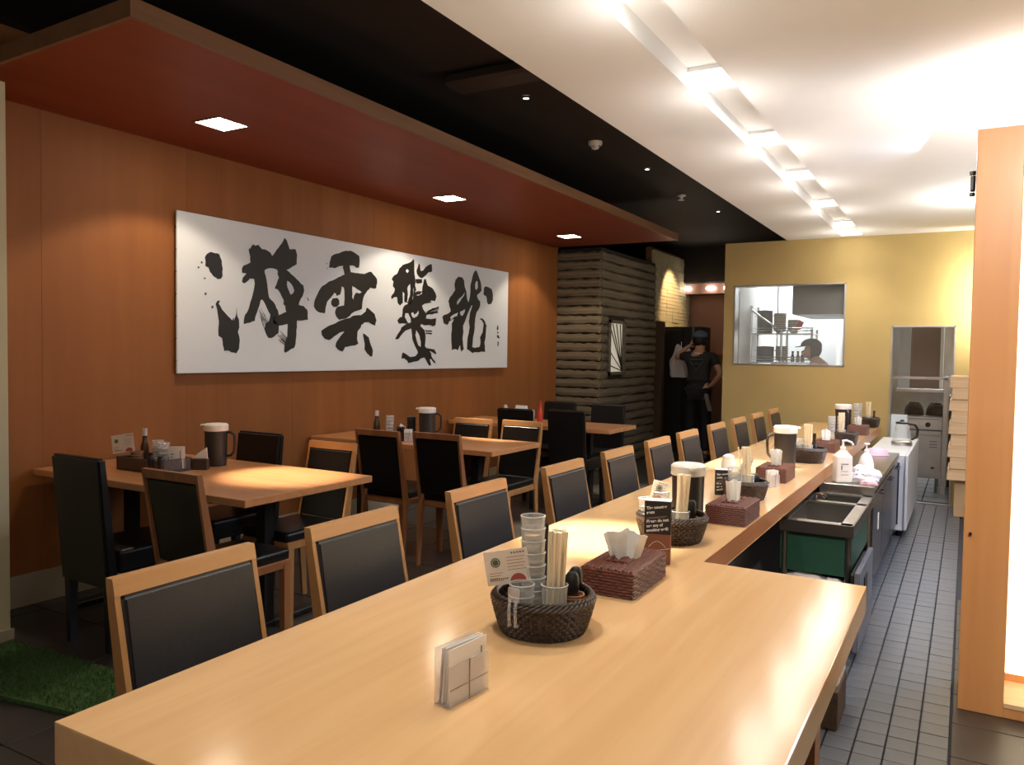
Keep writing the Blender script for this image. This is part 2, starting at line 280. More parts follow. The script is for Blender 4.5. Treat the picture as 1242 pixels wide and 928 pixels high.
INK = [[([(3.48,1.991),(3.491,2.01),(3.524,2.03),(3.558,2.025),(3.593,2.022),(3.612,1.982),(3.62,1.931),(3.619,1.879),(3.604,1.861),(3.581,1.857),(3.547,1.872),(3.519,1.898),(3.508,1.926),(3.482,1.933)],[]),([(3.564,1.691),(3.576,1.711),(3.593,1.718),(3.596,1.709),(3.587,1.696),(3.616,1.657),(3.663,1.616),(3.701,1.587),(3.71,1.607),(3.718,1.584),(3.73,1.619),(3.737,1.673),(3.742,1.62),(3.756,1.596),(3.759,1.543),(3.747,1.512),(3.764,1.451),(3.757,1.397),(3.735,1.366),(3.693,1.372),(3.654,1.385),(3.634,1.381),(3.622,1.424),(3.616,1.467),(3.587,1.482),(3.591,1.575),(3.581,1.626)],[]),([(3.841,2.086),(3.856,2.094),(3.881,2.124),(3.897,2.116),(3.926,2.126),(3.945,2.109),(3.961,2.099),(3.984,2.102),(4.01,2.095),(4.037,2.083),(4.053,2.061),(4.117,2.133),(4.144,2.162),(4.171,2.206),(4.192,2.19),(4.206,2.159),(4.22,2.13),(4.255,2.136),(4.278,2.137),(4.294,2.097),(4.29,2.028),(4.242,2.003),(4.189,1.977),(4.118,1.975),(4.111,1.954),(4.097,1.971),(4.037,1.975),(3.982,1.954),(3.985,1.932),(4.0,1.893),(4.011,1.834),(4.025,1.764),(4.065,1.737),(4.092,1.697),(4.108,1.678),(4.116,1.648),(4.065,1.615),(4.117,1.571),(4.114,1.514),(4.072,1.488),(4.046,1.477),(4.019,1.479),(3.993,1.516),(3.983,1.541),(3.996,1.581),(4.025,1.598),(4.038,1.644),(3.992,1.712),(3.962,1.748),(3.946,1.739),(3.914,1.653),(3.893,1.592),(3.858,1.581),(3.798,1.568),(3.81,1.633),(3.826,1.648),(3.851,1.704),(3.876,1.774),(3.895,1.854),(3.888,1.885),(3.851,1.885),(3.822,1.858),(3.801,1.847),(3.783,1.855),(3.789,1.884),(3.822,1.917),(3.783,1.918),(3.782,1.947),(3.795,1.968),(3.826,1.98),(3.857,1.996),(3.854,2.037)],[]),([(4.118,1.975),(4.189,1.977),(4.217,1.964),(4.285,1.923),(4.36,1.877),(4.368,1.84),(4.351,1.797),(4.322,1.758),(4.312,1.731),(4.366,1.724),(4.4,1.699),(4.409,1.624),(4.359,1.617),(4.297,1.614),(4.29,1.54),(4.282,1.445),(4.266,1.408),(4.231,1.397),(4.182,1.373),(4.171,1.381),(4.175,1.433),(4.202,1.496),(4.205,1.584),(4.147,1.572),(4.117,1.568),(4.065,1.584),(4.065,1.625),(4.119,1.646),(4.19,1.672),(4.18,1.713),(4.162,1.727),(4.166,1.753),(4.132,1.802),(4.105,1.829),(4.078,1.834),(4.098,1.871),(4.118,1.914),(4.104,1.943)],[[(4.198,1.9),(4.228,1.887),(4.257,1.858),(4.268,1.833),(4.257,1.813),(4.232,1.799),(4.212,1.829),(4.194,1.869)]]),([(3.946,1.685),(4.019,1.599),(4.019,1.596),(3.946,1.684)],[]),([(3.968,1.65),(4.013,1.591),(4.013,1.585),(3.968,1.646)],[]),([(3.955,1.656),(4.007,1.581),(4.007,1.576),(3.955,1.654)],[]),([(3.943,1.664),(4.001,1.571),(4.001,1.567),(3.943,1.663)],[]),([(3.931,1.675),(3.995,1.563),(3.995,1.556),(3.931,1.672)],[]),([(3.949,1.629),(3.989,1.553),(3.989,1.548),(3.949,1.626)],[]),([(3.938,1.639),(3.983,1.543),(3.983,1.539),(3.938,1.637)],[]),([(4.128,1.531),(4.2,1.485),(4.2,1.482),(4.128,1.529)],[]),([(4.148,1.507),(4.195,1.479),(4.196,1.472),(4.148,1.504)],[]),([(4.135,1.504),(4.191,1.469),(4.191,1.464),(4.135,1.502)],[]),([(4.12,1.502),(4.187,1.46),(4.187,1.457),(4.12,1.5)],[]),([(4.106,1.5),(4.183,1.453),(4.183,1.446),(4.106,1.497)],[]),([(4.129,1.475),(4.179,1.444),(4.179,1.439),(4.129,1.472)],[]),([(4.114,1.472),(4.175,1.435),(4.175,1.431),(4.114,1.47)],[]),([(3.449,1.96),(3.458,1.961),(3.46,1.949),(3.449,1.946)],[]),([(3.423,1.923),(3.434,1.926),(3.436,1.915),(3.425,1.913)],[]),([(3.471,1.856),(3.482,1.859),(3.483,1.85),(3.472,1.847)],[]),([(3.475,1.757),(3.489,1.762),(3.491,1.749),(3.48,1.744)],[]),([(3.53,1.675),(3.544,1.68),(3.545,1.665),(3.532,1.66)],[]),([(4.398,1.789),(4.406,1.786),(4.42,1.769),(4.411,1.767)],[])],[([(4.633,2.037),(4.64,2.078),(4.657,2.125),(4.697,2.149),(4.748,2.162),(4.8,2.184),(4.876,2.197),(4.93,2.186),(4.982,2.166),(4.988,2.135),(4.98,2.072),(4.954,2.067),(4.908,2.083),(4.869,2.079),(4.881,2.026),(4.971,2.027),(5.05,2.026),(5.09,2.042),(5.131,2.053),(5.164,2.031),(5.206,2.003),(5.211,1.965),(5.198,1.921),(5.157,1.916),(5.124,1.921),(5.084,1.891),(5.052,1.857),(5.028,1.803),(5.021,1.739),(4.958,1.72),(4.896,1.696),(4.851,1.663),(4.79,1.645),(4.753,1.637),(4.719,1.662),(4.704,1.696),(4.716,1.727),(4.76,1.747),(4.807,1.755),(4.811,1.84),(4.803,1.896),(4.776,1.904),(4.77,1.863),(4.759,1.837),(4.722,1.824),(4.712,1.843),(4.693,1.847),(4.657,1.809),(4.614,1.772),(4.597,1.726),(4.589,1.681),(4.544,1.683),(4.495,1.7),(4.472,1.724),(4.481,1.778),(4.515,1.834),(4.557,1.887),(4.592,1.904),(4.627,1.927),(4.699,1.953),(4.743,1.975),(4.81,1.999),(4.79,2.053),(4.794,2.069),(4.749,2.061),(4.698,2.039)],[[(4.902,1.919),(4.941,1.907),(5.02,1.876),(4.988,1.863),(4.949,1.866),(4.926,1.843),(4.918,1.806),(4.9,1.826)]]),([(4.66,1.779),(4.678,1.803),(4.729,1.809),(4.75,1.79),(4.751,1.76),(4.723,1.738),(4.686,1.736),(4.66,1.754)],[]),([(4.552,1.545),(4.601,1.571),(4.658,1.594),(4.731,1.62),(4.79,1.639),(4.881,1.659),(4.92,1.679),(5.006,1.686),(5.069,1.72),(5.085,1.753),(5.126,1.734),(5.181,1.705),(5.205,1.652),(5.189,1.608),(5.152,1.617),(5.103,1.635),(5.054,1.63),(5.015,1.607),(4.994,1.574),(4.968,1.547),(4.964,1.495),(4.98,1.455),(4.93,1.437),(4.822,1.425),(4.79,1.386),(4.748,1.398),(4.711,1.428),(4.718,1.454),(4.754,1.495),(4.814,1.548),(4.754,1.536),(4.674,1.493),(4.638,1.475),(4.588,1.486),(4.557,1.515)],[]),([(5.036,1.539),(5.072,1.527),(5.108,1.509),(5.135,1.445),(5.161,1.402),(5.155,1.35),(5.131,1.348),(5.09,1.375),(5.057,1.406),(5.06,1.454)],[]),([(4.602,2.069),(4.61,2.071),(4.612,2.065),(4.603,2.063)],[]),([(4.609,2.033),(4.618,2.034),(4.618,2.028),(4.609,2.027)],[])],[([(5.404,2.016),(5.439,2.052),(5.484,2.073),(5.51,2.12),(5.555,2.153),(5.61,2.17),(5.675,2.193),(5.712,2.223),(5.722,2.176),(5.727,2.084),(5.744,2.016),(5.707,1.944),(5.711,1.899),(5.699,1.852),(5.671,1.804),(5.634,1.825),(5.587,1.828),(5.586,1.901),(5.558,1.922),(5.56,1.82),(5.524,1.796),(5.491,1.816),(5.483,1.866),(5.442,1.863),(5.407,1.844),(5.398,1.866),(5.433,1.896),(5.45,1.936),(5.423,1.956),(5.431,1.996)],[[(5.596,2.106),(5.62,2.125),(5.648,2.111),(5.62,2.086)],[(5.622,1.955),(5.665,1.998),(5.673,1.953),(5.661,1.884),(5.637,1.837),(5.619,1.835),(5.632,1.905)]]),([(5.757,2.122),(5.771,2.146),(5.789,2.192),(5.807,2.178),(5.815,2.127),(5.858,2.134),(5.897,2.17),(5.941,2.192),(5.987,2.205),(5.994,2.138),(5.938,2.125),(5.899,2.094),(5.84,2.062),(5.791,2.073),(5.766,2.093)],[]),([(5.725,2.015),(5.755,1.948),(5.717,1.911),(5.784,1.898),(5.842,1.92),(5.851,1.99),(5.875,2.057),(5.899,2.059),(5.93,2.003),(6.011,1.979),(6.053,1.941),(6.068,1.912),(6.044,1.868),(5.993,1.871),(5.943,1.844),(5.883,1.834),(5.844,1.814),(5.864,1.78),(5.915,1.736),(5.905,1.7),(5.976,1.697),(6.068,1.707),(6.059,1.647),(6.018,1.631),(5.967,1.643),(5.887,1.635),(5.837,1.65),(5.818,1.626),(5.887,1.593),(5.904,1.535),(5.894,1.446),(5.94,1.417),(5.992,1.382),(6.009,1.334),(5.972,1.322),(5.994,1.268),(5.963,1.268),(5.912,1.322),(5.888,1.345),(5.833,1.334),(5.794,1.31),(5.727,1.304),(5.651,1.292),(5.632,1.316),(5.595,1.333),(5.549,1.333),(5.566,1.385),(5.622,1.368),(5.679,1.345),(5.755,1.354),(5.789,1.38),(5.783,1.404),(5.734,1.461),(5.704,1.507),(5.69,1.599),(5.619,1.585),(5.573,1.561),(5.528,1.525),(5.506,1.502),(5.459,1.501),(5.491,1.541),(5.536,1.582),(5.545,1.605),(5.599,1.63),(5.627,1.642),(5.508,1.638),(5.486,1.665),(5.525,1.695),(5.552,1.696),(5.561,1.764),(5.588,1.8),(5.652,1.826),(5.708,1.864)],[[(5.682,1.736),(5.714,1.749),(5.729,1.727),(5.771,1.746),(5.79,1.771),(5.797,1.742),(5.772,1.712),(5.73,1.695),(5.696,1.708)],[(5.598,1.732),(5.644,1.734),(5.677,1.69),(5.683,1.656),(5.646,1.645),(5.617,1.67),(5.589,1.697)],[(5.722,1.923),(5.784,1.941),(5.846,1.941),(5.813,1.915),(5.746,1.903)],[(5.76,1.589),(5.8,1.556),(5.834,1.486),(5.831,1.433),(5.796,1.45),(5.768,1.496),(5.748,1.542)],[(5.743,2.045),(5.84,2.054),(5.841,2.019),(5.773,2.007),(5.748,2.017)]]),([(5.905,1.747),(5.934,1.77),(6.015,1.801),(6.107,1.818),(6.112,1.808),(6.015,1.783),(5.965,1.756),(6.087,1.778),(6.087,1.762),(5.965,1.744),(5.909,1.733)],[]),([(5.931,1.962),(6.026,1.97),(6.026,1.967),(5.931,1.96)],[]),([(5.955,1.926),(6.015,1.933),(6.015,1.926),(5.955,1.923)],[]),([(5.934,1.885),(6.004,1.894),(6.004,1.889),(5.934,1.882)],[]),([(5.914,1.844),(5.993,1.855),(5.993,1.851),(5.914,1.842)],[]),([(5.904,1.76),(6.107,1.82),(6.107,1.816),(5.904,1.758)],[]),([(5.977,1.773),(6.105,1.808),(6.105,1.8),(5.977,1.769)],[]),([(5.955,1.758),(6.102,1.794),(6.103,1.787),(5.955,1.755)],[]),([(5.934,1.745),(6.1,1.779),(6.1,1.775),(5.934,1.743)],[]),([(5.915,1.736),(6.098,1.767),(6.098,1.759),(5.915,1.732)],[]),([(5.903,1.594),(6.004,1.591),(6.004,1.583),(5.908,1.576)],[]),([(5.904,1.568),(6.0,1.571),(5.999,1.555),(5.908,1.558)],[]),([(5.93,1.429),(6.042,1.418),(6.078,1.382),(6.064,1.372),(5.991,1.399),(5.941,1.407)],[]),([(5.996,1.352),(6.054,1.31),(6.065,1.288),(6.051,1.29),(5.993,1.328)],[])],[([(6.366,2.047),(6.384,2.095),(6.429,2.128),(6.504,2.126),(6.533,2.097),(6.544,2.04),(6.574,1.995),(6.585,1.933),(6.615,1.888),(6.643,1.948),(6.651,2.022),(6.655,2.076),(6.678,2.131),(6.706,2.192),(6.739,2.224),(6.771,2.203),(6.807,2.153),(6.842,2.102),(6.856,2.027),(6.83,2.004),(6.771,1.972),(6.792,1.936),(6.833,1.912),(6.834,1.874),(6.804,1.829),(6.765,1.795),(6.742,1.729),(6.733,1.621),(6.711,1.556),(6.702,1.492),(6.693,1.449),(6.753,1.439),(6.834,1.451),(6.853,1.494),(6.841,1.549),(6.891,1.604),(6.906,1.692),(6.868,1.724),(6.827,1.741),(6.878,1.744),(6.93,1.715),(6.962,1.673),(6.95,1.595),(6.945,1.54),(6.925,1.496),(6.942,1.402),(6.876,1.405),(6.815,1.396),(6.754,1.398),(6.705,1.387),(6.635,1.416),(6.6,1.426),(6.609,1.532),(6.631,1.586),(6.646,1.64),(6.629,1.703),(6.643,1.767),(6.693,1.871),(6.664,1.859),(6.626,1.809),(6.57,1.722),(6.524,1.657),(6.531,1.594),(6.517,1.53),(6.528,1.468),(6.542,1.426),(6.505,1.399),(6.485,1.425),(6.471,1.467),(6.435,1.412),(6.398,1.424),(6.334,1.413),(6.323,1.505),(6.328,1.67),(6.364,1.713),(6.346,1.712),(6.283,1.689),(6.248,1.652),(6.194,1.665),(6.17,1.724),(6.193,1.746),(6.254,1.759),(6.308,1.787),(6.285,1.832),(6.266,1.881),(6.296,1.924),(6.341,1.958),(6.38,1.997)],[[(6.407,1.875),(6.434,1.907),(6.508,1.949),(6.549,1.988),(6.537,1.951),(6.49,1.916),(6.453,1.878),(6.416,1.852)],[(6.734,2.082),(6.757,2.116),(6.781,2.113),(6.789,2.049),(6.759,2.022),(6.735,2.039)],[(6.465,1.785),(6.511,1.803),(6.559,1.821),(6.553,1.794),(6.512,1.75),(6.475,1.759)],[(6.3,1.73),(6.372,1.764),(6.437,1.783),(6.419,1.746),(6.364,1.733),(6.31,1.7)]]),([(6.905,2.058),(6.931,2.074),(6.984,2.072),(7.052,2.058),(7.081,1.999),(7.08,1.944),(7.051,1.903),(6.999,1.892),(6.966,1.92),(6.955,1.969),(6.896,1.987)],[]),([(7.182,1.681),(7.198,1.683),(7.203,1.645),(7.184,1.63),(7.17,1.646)],[]),([(7.178,1.613),(7.199,1.619),(7.206,1.602),(7.185,1.596)],[]),([(7.179,1.581),(7.2,1.582),(7.234,1.549),(7.208,1.546),(7.177,1.557)],[]),([(7.191,1.517),(7.213,1.506),(7.204,1.461),(7.188,1.467)],[])]]
# ================================================================ THE SETTING
WX, YB = -4.36, 8.55
def sbox(name, m, *boxes, bev=0, parent=None):
    b = MB()
    for x in boxes: b.box(*x, bev=bev)
    return structure(b.build(name, m, parent))
# dining floor: dark square tiles laid one by one on a grout bed
fl = sbox('floor', 'grout', (-6, -.62, -3, 13, -.1, -.012), (-.62, 3, -3, 2.2, -.1, -.012))
def tile_mesh(w, h, t, bev, m):
    o = MB().box(-w/2, w/2, -h/2, h/2, -t, 0, bev).build('tile', m); return o
base = None; T = .45
for i in range(11):
    for j in range(24):
        x = -.85-i*T; y = 1.25+j*T-((0.0))
        if y > 11.2 or (x < -4.5 and y < 8) or (x > -1.6 and y > 8.5): continue
        z = -.0006*((i*7+j*3) % 4)
        if base is None: base = tile_mesh(T-.006, T-.006, .012, .0015, 'tiled'); base.parent = fl; base.location = (x, y, z)
        else: again(base, (x, y, z), parent=fl)
# kitchen aisle floor: small grey tiles, edge strip, then brown tiles on the right
fk = structure(MB().box(-.62, 3, 2.2, 12, -.1, -.010).box(-2.3, -.62, 8.7, 12, -.1, -.010).build('floor_kitchen', 'groutk'))
base = None; n = 0; rest = MB(); S = .1
for j in range(64):
    for i in range(6):
        x = -.565+i*S; y = 2.25+j*S
        if y > 8.6: continue
        w = S-.006
        if y < 7.0:
            z = -.0005*((i*5+j*7) % 3)
            if base is None: base = tile_mesh(w, S-.004, .01, .0012, 'tilek'); base.parent = fk; base.location = (x, y, z)
            else: again(base, (x, y, z), parent=fk)
        else: rest.box(x-w/2, x+w/2, y-S/2+.002, y+S/2-.002, -.01, 0)
stuff(rest.build('tile', 'tilek', fk))
base = None
for j in range(10):
    for i in range(5):
        x = .138+i*.3; y = 2.40+j*.3
        if base is None: base = tile_mesh(.294, .294, .01, .0015, 'tileb'); base.parent = fk; base.location = (x, y, 0)
        else: again(base, (x, y, 0), parent=fk)
base = None
for j in range(8):
    for i in range(4):
        x = -.80+i*.3; y = 8.86+j*.3
        if base is None: base = tile_mesh(.29, .29, .01, .0015, 'tilek'); base.parent = fk; base.location = (x, y, 0)
        else: again(base, (x, y, 0), parent=fk)
sbox('trim_1', 'steel', (-.65, .1, 8.52, 8.575, 0, .012))
# turf mat
tm = tag(MB().poly([(-3.84,1.63,0),(-3.26,1.66,0),(-2.965,1.713,0),(-2.55,1.78,0),(-2.52,2.10,0),(-3.07,2.056,0),(-3.84,2.0,0)], (0,0,.018)).build('turf_mat', 'turf'), 'strip of green artificial turf on the dark floor beside the beige wall end', 'mat')
blades = MB(); rnd = random.Random(3)
for k in range(5200):
    x = rnd.uniform(-3.82, -2.56); y = rnd.uniform(1.67+max(0,x+3.26)*.15, 2.02+max(0,x+3.6)*.06)
    a = rnd.uniform(0, PI); h = rnd.uniform(.014, .024); w = .0022
    v = [blades.b.verts.new((x-w*math.cos(a), y-w*math.sin(a), .016)), blades.b.verts.new((x+w*math.cos(a), y+w*math.sin(a), .016)), blades.b.verts.new((x+rnd.uniform(-.01,.01), y+rnd.uniform(-.01,.01), .016+h))]
    blades.b.faces.new(v)
stuff(blades.build('pile', 'turf', tm))
# left wall of wood veneer sheets
wl = sbox('wall_left', 'dark', (WX-.2, WX-.012, 1.5, 8.65, 0, 3.05))
ys = [1.5, 2.45, 3.37, 4.29, 5.21, 6.13, 7.05, 7.97, 8.65]
for a, b in zip(ys, ys[1:]): MB().box(WX-.012, WX, a+.0008, b-.0008, .17, 3.05).build('wall_panel', 'wallwood', wl)
sbox('baseboard_left', 'skirting', (WX-.01, WX+.012, 1.9, 8.65, 0, .17))
sbox('wall_near_left', 'beige', (-5.2, -3.915, -1, 2.04, 0, 2.62))
sbox('baseboard_near_left', 'skirting', (-3.915, -3.90, -1, 2.05, 0, .05))
# ceilings
cd = sbox('ceiling_dark', 'dark', (-6, -1.66, -3, 13, 3.05, 3.15))
SL0, SL1 = -1.13, -.93
sbox('ceiling_white', 'white', (-1.66, SL0, -3, YB, 2.6, 3.1), (SL1, 3, -3, YB, 2.6, 3.1), (SL0, SL1, -3, .7, 2.6, 3.1), (SL0, SL1, .7, YB, 2.685, 3.1), (SL0, SL1, 8.46, YB, 2.6, 2.7))
# soffit over the dining tables
sf = structure(MB().poly([(WX,1.55,2.668),(-3.835,1.977,2.668),(-2.833,1.94,2.668),(-2.845,YB,2.668),(WX,YB,2.668)], (0,0,.012)).build('ceiling_soffit', 'soffit'))
structure(MB().poly([(WX,1.53,2.665),(-3.84,1.96,2.665),(-2.815,1.925,2.665),(-2.827,YB+.02,2.665),(-2.845,YB+.02,2.665),(-2.833,1.943,2.665),(-3.832,1.98,2.665),(WX,1.57,2.665)], (0,0,.075)).build('trim_2', 'fascia'))
structure(MB().poly([(WX,1.56,2.70),(-3.83,1.98,2.70),(-2.84,1.945,2.70),(-2.85,YB,2.70),(WX,YB,2.70)], (0,0,.03)).build('ceiling_soffit_top', 'dark'))
# back wall (ochre plaster) with the pass window and the kitchen doorway
BX0, BX1 = -2.296, 1.5; WZ0, WZ1 = 1.305, 2.147; WXa, WXb = -2.19, -1.075; DXa, DXb, DZ = -.655, -.105, 1.712
sbox('wall_back', 'ochre', (BX0, WXa, YB, YB+.15, 0, 2.6), (WXa, WXb, YB, YB+.15, 0, WZ0), (WXa, WXb, YB, YB+.15, WZ1, 2.6),
     (-1.66, BX1, YB, YB+.15, 2.6, 3.1), (WXb, DXa, YB, YB+.15, 0, 2.6), (DXa, DXb, YB, YB+.15, DZ, 2.6), (DXb, BX1, YB, YB+.15, 0, 2.6))
w = sbox('window_1', 'steel', (WXa, WXa+.012, YB-.004, YB+.15, WZ0, WZ1), (WXb-.018, WXb, YB-.004, YB+.15, WZ0, WZ1), (WXa, WXb, YB-.004, YB+.15, WZ0-.002, WZ0+.012), (WXa, WXb, YB-.004, YB+.15, WZ1-.012, WZ1))
MB().box(WXa+.012, WXb-.018, YB+.06, YB+.066, WZ0+.012, WZ1-.012).build('pane', 'pane', w)
sbox('door_1', 'steel', (DXa, DXa+.012, YB-.004, YB+.15, 0, DZ), (DXb-.012, DXb, YB-.004, YB+.15, 0, DZ), (DXa, DXb, YB-.004, YB+.15, DZ-.012, DZ))
# kitchen room shell
sbox('wall_kitchen', 'kwall', (-2.3, 1.5, 11.6, 11.7, 0, 2.62), (-2.32, -2.28, YB+.15, 11.6, 0, 2.62), (1.5, 1.6, YB+.15, 11.7, 0, 2.62))
sbox('ceiling_kitchen', 'kwall', (-2.28, 1.5, YB+.15, 11.6, 2.58, 2.62))
# corridor end
sbox('wall_corridor', 'pink', (-5, -2.2, 12.3, 12.4, 0, 2.6))
sbox('wall_bulkhead', 'dark', (-5, -2.2, 11.9, 12.0, 2.51, 3.05))
sbox('trim_3', 'wallwood', (-4.0, -2.3, 12.27, 12.3, 1.36, 1.42))
sbox('trim_4', 'pink', (-3.87, -2.3, 12.0, 12.3, 2.34, 2.50))
# enclosing walls behind and beside the camera
sbox('wall_right', 'ochre', (3, 3.1, -3, 12, 0, 3.1))
sbox('wall_front', 'wallwood', (-6, 3.1, -3.1, -3, 0, 3.1))
sbox('wall_outer_left', 'dark', (-6.1, -6, -3, 13, 0, 3.1))
sbox('wall_outer_back', 'dark', (-6, -2.3, 13, 13.1, 0, 3.1))
# slatted wall of rough timber
sw = sbox('wall_slatted', 'slatback', (WX, -3.80, 8.69, 8.75, 0, 2.66), (-3.87, -3.80, 8.75, 10.55, 0, 2.66))
def log_mesh(L, seed, r=.046):
    rr = random.Random(seed); b = MB(); n = 10; path = []; rad = []
    for i in range(n+1):
        path.append((L*i/n, rr.uniform(-.006,.006), rr.uniform(-.006,.006))); rad.append(r*rr.uniform(.88,1.08))
    b.tube(path, rad, 8)
    for v in b.b.verts: v.co.y *= .6; v.co.z *= 1.12
    return b
logsA = [log_mesh(.60, k).build('slat', 'slat', sw, True) for k in range(3)]
logsB = [log_mesh(1.86, 10+k).build('slat', 'slat', sw, True) for k in range(3)]
for o in logsA+logsB: o.location = (0,0,-5)
NS = 24; P_ = 2.62/NS; SY0, SY1, SZ0, SZ1 = 8.85, 9.36, 1.145, 1.81
usedA, usedB = set(), set()
def put(pool, used, k, loc, rot):
    o = pool[k % 3]
    if k % 3 in used: again(o, loc, rot)
    else: used.add(k % 3); o.location = loc; o.rotation_euler = rot
for k in range(NS):
    z = (k+.5)*P_
    put(logsA, usedA, k, (WX, 8.665, z), (0,0,0))
    if SZ0-.04 < z < SZ1+.04:
        if 'short' not in globals():
            short = log_mesh(.22, 44).build('slat', 'slat', sw, True); long = log_mesh(1.15, 45).build('slat', 'slat', sw, True)
            short.location = (-3.79, 8.64, z); short.rotation_euler = (0,0,PI/2); long.location = (-3.79, 9.37, z); long.rotation_euler = (0,0,PI/2)
            log0 = short
        else: again(short, (-3.79, 8.64, z)); again(long, (-3.79, 9.37, z))
    else: put(logsB, usedB, k, (-3.79, 8.64, z), (0,0,PI/2))
ww = sbox('window_2', 'slat', (-3.80, -3.74, SY0, SY0+.035, SZ0, SZ1), (-3.80, -3.74, SY1-.035, SY1, SZ0, SZ1), (-3.80, -3.74, SY0, SY1, SZ0, SZ0+.035), (-3.80, -3.74, SY0, SY1, SZ1-.035, SZ1))
MB().box(-3.785, -3.78, SY0+.03, SY1-.03, SZ0+.03, SZ1-.03).build('pane', 'paper', ww)
for (dy, dz) in ((0,.30),(0,.62),(.10,.62),(.22,.62),(.34,.62),(0,.12)):
    y0, z0 = SY1-.05, SZ0+.04
    MB().tube([(-3.765, y0, z0), (-3.765, SY0+.035+dy, SZ0+dz)], .007, 4).build('muntin', 'slatback', ww)
# lit ledger-stone stretch further along
ls = sbox('wall_ledger', 'fascia', (-3.95, -3.87, 10.56, 12.2, 0, 2.9))
rr = random.Random(5); base = []
for k in range(6):
    base.append(MB().box(0, rr.uniform(.02,.05), 0, .27, 0, .05, .004).build('stone', 'beige', ls)); base[-1].location = (0,0,-5)
first = set()
for r in range(22):
    for c in range(6):
        k = rr.randrange(6); loc = (-3.87, 10.58+c*.275-(r % 2)*.0, 1.72+r*.052)
        if loc[2] > 2.85: continue
        if k in first: again(base[k], loc)
        else: first.add(k); base[k].location = loc
for k in range(6):
    if k not in first: bpy.data.objects.remove(base[k])

# ---------------------------------------------------------------- ceiling fittings
def spot(name, loc, e, col, aim, ang=60, blend=.6, parent=None, r=.03):
    return light('SPOT', name, loc, e, col, aim, spot_size=math.radians(ang), spot_blend=blend, shadow_soft_size=r)
for k, (x, y) in enumerate(SOFFIT_LAMPS):
    s = .1
    t = thing('recessed_square_downlight', 'square recessed downlight in the red wooden soffit, '+('above the nearest dining table', 'above the middle dining table', 'above the farthest dining table')[k], 'ceiling light', (x, y, 2.6675), 0, 'square soffit downlights')
    MB().box(-s-.012, s+.012, -s-.012, -s, -.004, .02).box(-s-.012, s+.012, s, s+.012, -.004, .02).box(-s-.012, -s, -s, s, -.004, .02).box(s, s+.012, -s, s, -.004, .02).build('frame', 'fascia', t)
    MB().box(-s, s, -s, s, -.002, .0).build('diffuser', 'lamp', t)
    spot('soffit_spot', (x, y, 2.655), 760, (1,.86,.66), (x+.64, y-.12, .74), 23, .8)
    spot('soffit_wash', (x, y, 2.65), 34, WARM, (x-.1, y, 0), 112, .25)
for k, y in enumerate(SLOT_Y):
    t = thing('slot_downlight', 'glowing lamp in the white ceiling slot, '+('nearest the camera, out of view', 'second, at the top edge of the photo', 'third from the camera', 'fourth from the camera', 'fifth from the camera', 'sixth from the camera', 'last, next to the ochre wall')[k], 'ceiling light', (-1.03, y, 2.683), 0, 'lamps in the ceiling slot')
    MB().box(-.098,.098,-.15,-.135,-.016,0).build('end_baffle', 'white', t); MB().box(-.098,.098,.135,.15,-.016,0).build('end_baffle', 'white', t)
    MB().box(-.096,.096,-.132,.132,-.008,-.002).build('bulb', 'lampw', t)
    spot('slot_flood', (-1.03, y, 2.66), 50, (1,.92,.80), (-1.0, y, .74), 96, .8, r=.06)
    if k in (1, 3): spot('slot_spot', (-1.03, y, 2.65), 800, (1,.90,.74), (-1.12, y+.04, .74), 21, .9)
    light('POINT', 'ceiling_fill_point', (-1.03, y, 2.40), 3.5, (1,.95,.88), shadow_soft_size=.14)  # added point in mid-air below the slot, spreads light over the ceiling
for k, (x, y) in enumerate(((-2.524,4.513),(-2.517,6.723),(-2.522,9.043))):
    t = thing('pin_downlight', 'tiny pin downlight in the black ceiling, '+('nearest to the camera','middle of three','farthest of three')[k], 'ceiling light', (x, y, 3.045), 0, 'pin downlights')
    MB().lathe([(.03,.004),(.03,-.006),(.018,-.006)], 16).build('ring', 'black', t, True); MB().lathe([(0,-.005),(.019,-.005),(.019,0)], 16).build('bulb', 'pin', t, True)
    spot('pin_spot', (x, y, 3.03), 9, (1,.86,.68), (x, y, 0), 55, .6)
t = thing('smoke_detector', 'round white smoke detector on the black ceiling between two pin lights', 'smoke detector', (-2.57, 5.71, 3.05))
MB().lathe([(0,0),(.055,0),(.055,-.02),(.045,-.034)], 24).build('base', 'whitep', t, True); MB().lathe([(.03,-.03),(.03,-.05),(.018,-.058),(0,-.058)], 24).build('sensor', 'whitep', t, True)
t = thing('ceiling_sprinkler', 'small pale sprinkler disc beside the far tip of the soffit', 'sprinkler', (-2.62, 8.0, 3.05)); MB().lathe([(0,0),(.05,0),(.05,-.01),(.02,-.02),(.015,-.05),(.035,-.052),(0,-.055)], 16).build('body', 'whitep', t, True)
# black ducts under the dark ceiling
tag(MB().box(-2.75, -1.7, 3.9, 4.10, 2.97, 3.05, .02).build('ceiling_duct', 'duct'), 'dark boxed duct crossing the black ceiling beside the white one', 'duct')
t = thing('ceiling_speaker', 'small dark box hanging from the black ceiling at the top of the photo', 'speaker', (-2.42, 1.80, 3.05))
MB().box(-.05,.05,-.05,.05,-.20,-.05,.01).build('body', 'duct', t); MB().tube([(0,0,0),(0,0,-.06)], .012).build('bracket', 'duct', t); MB().box(-.02,.02,-.052,-.049,-.19,-.15).build('label', 'grey', t)
spot('partition_fill_spot', (.45, 1.2, 2.57), 230, (1,.88,.74), (.25, 3.6, 1.4), 62, .7)  # added spot out of view, brightens the partition front
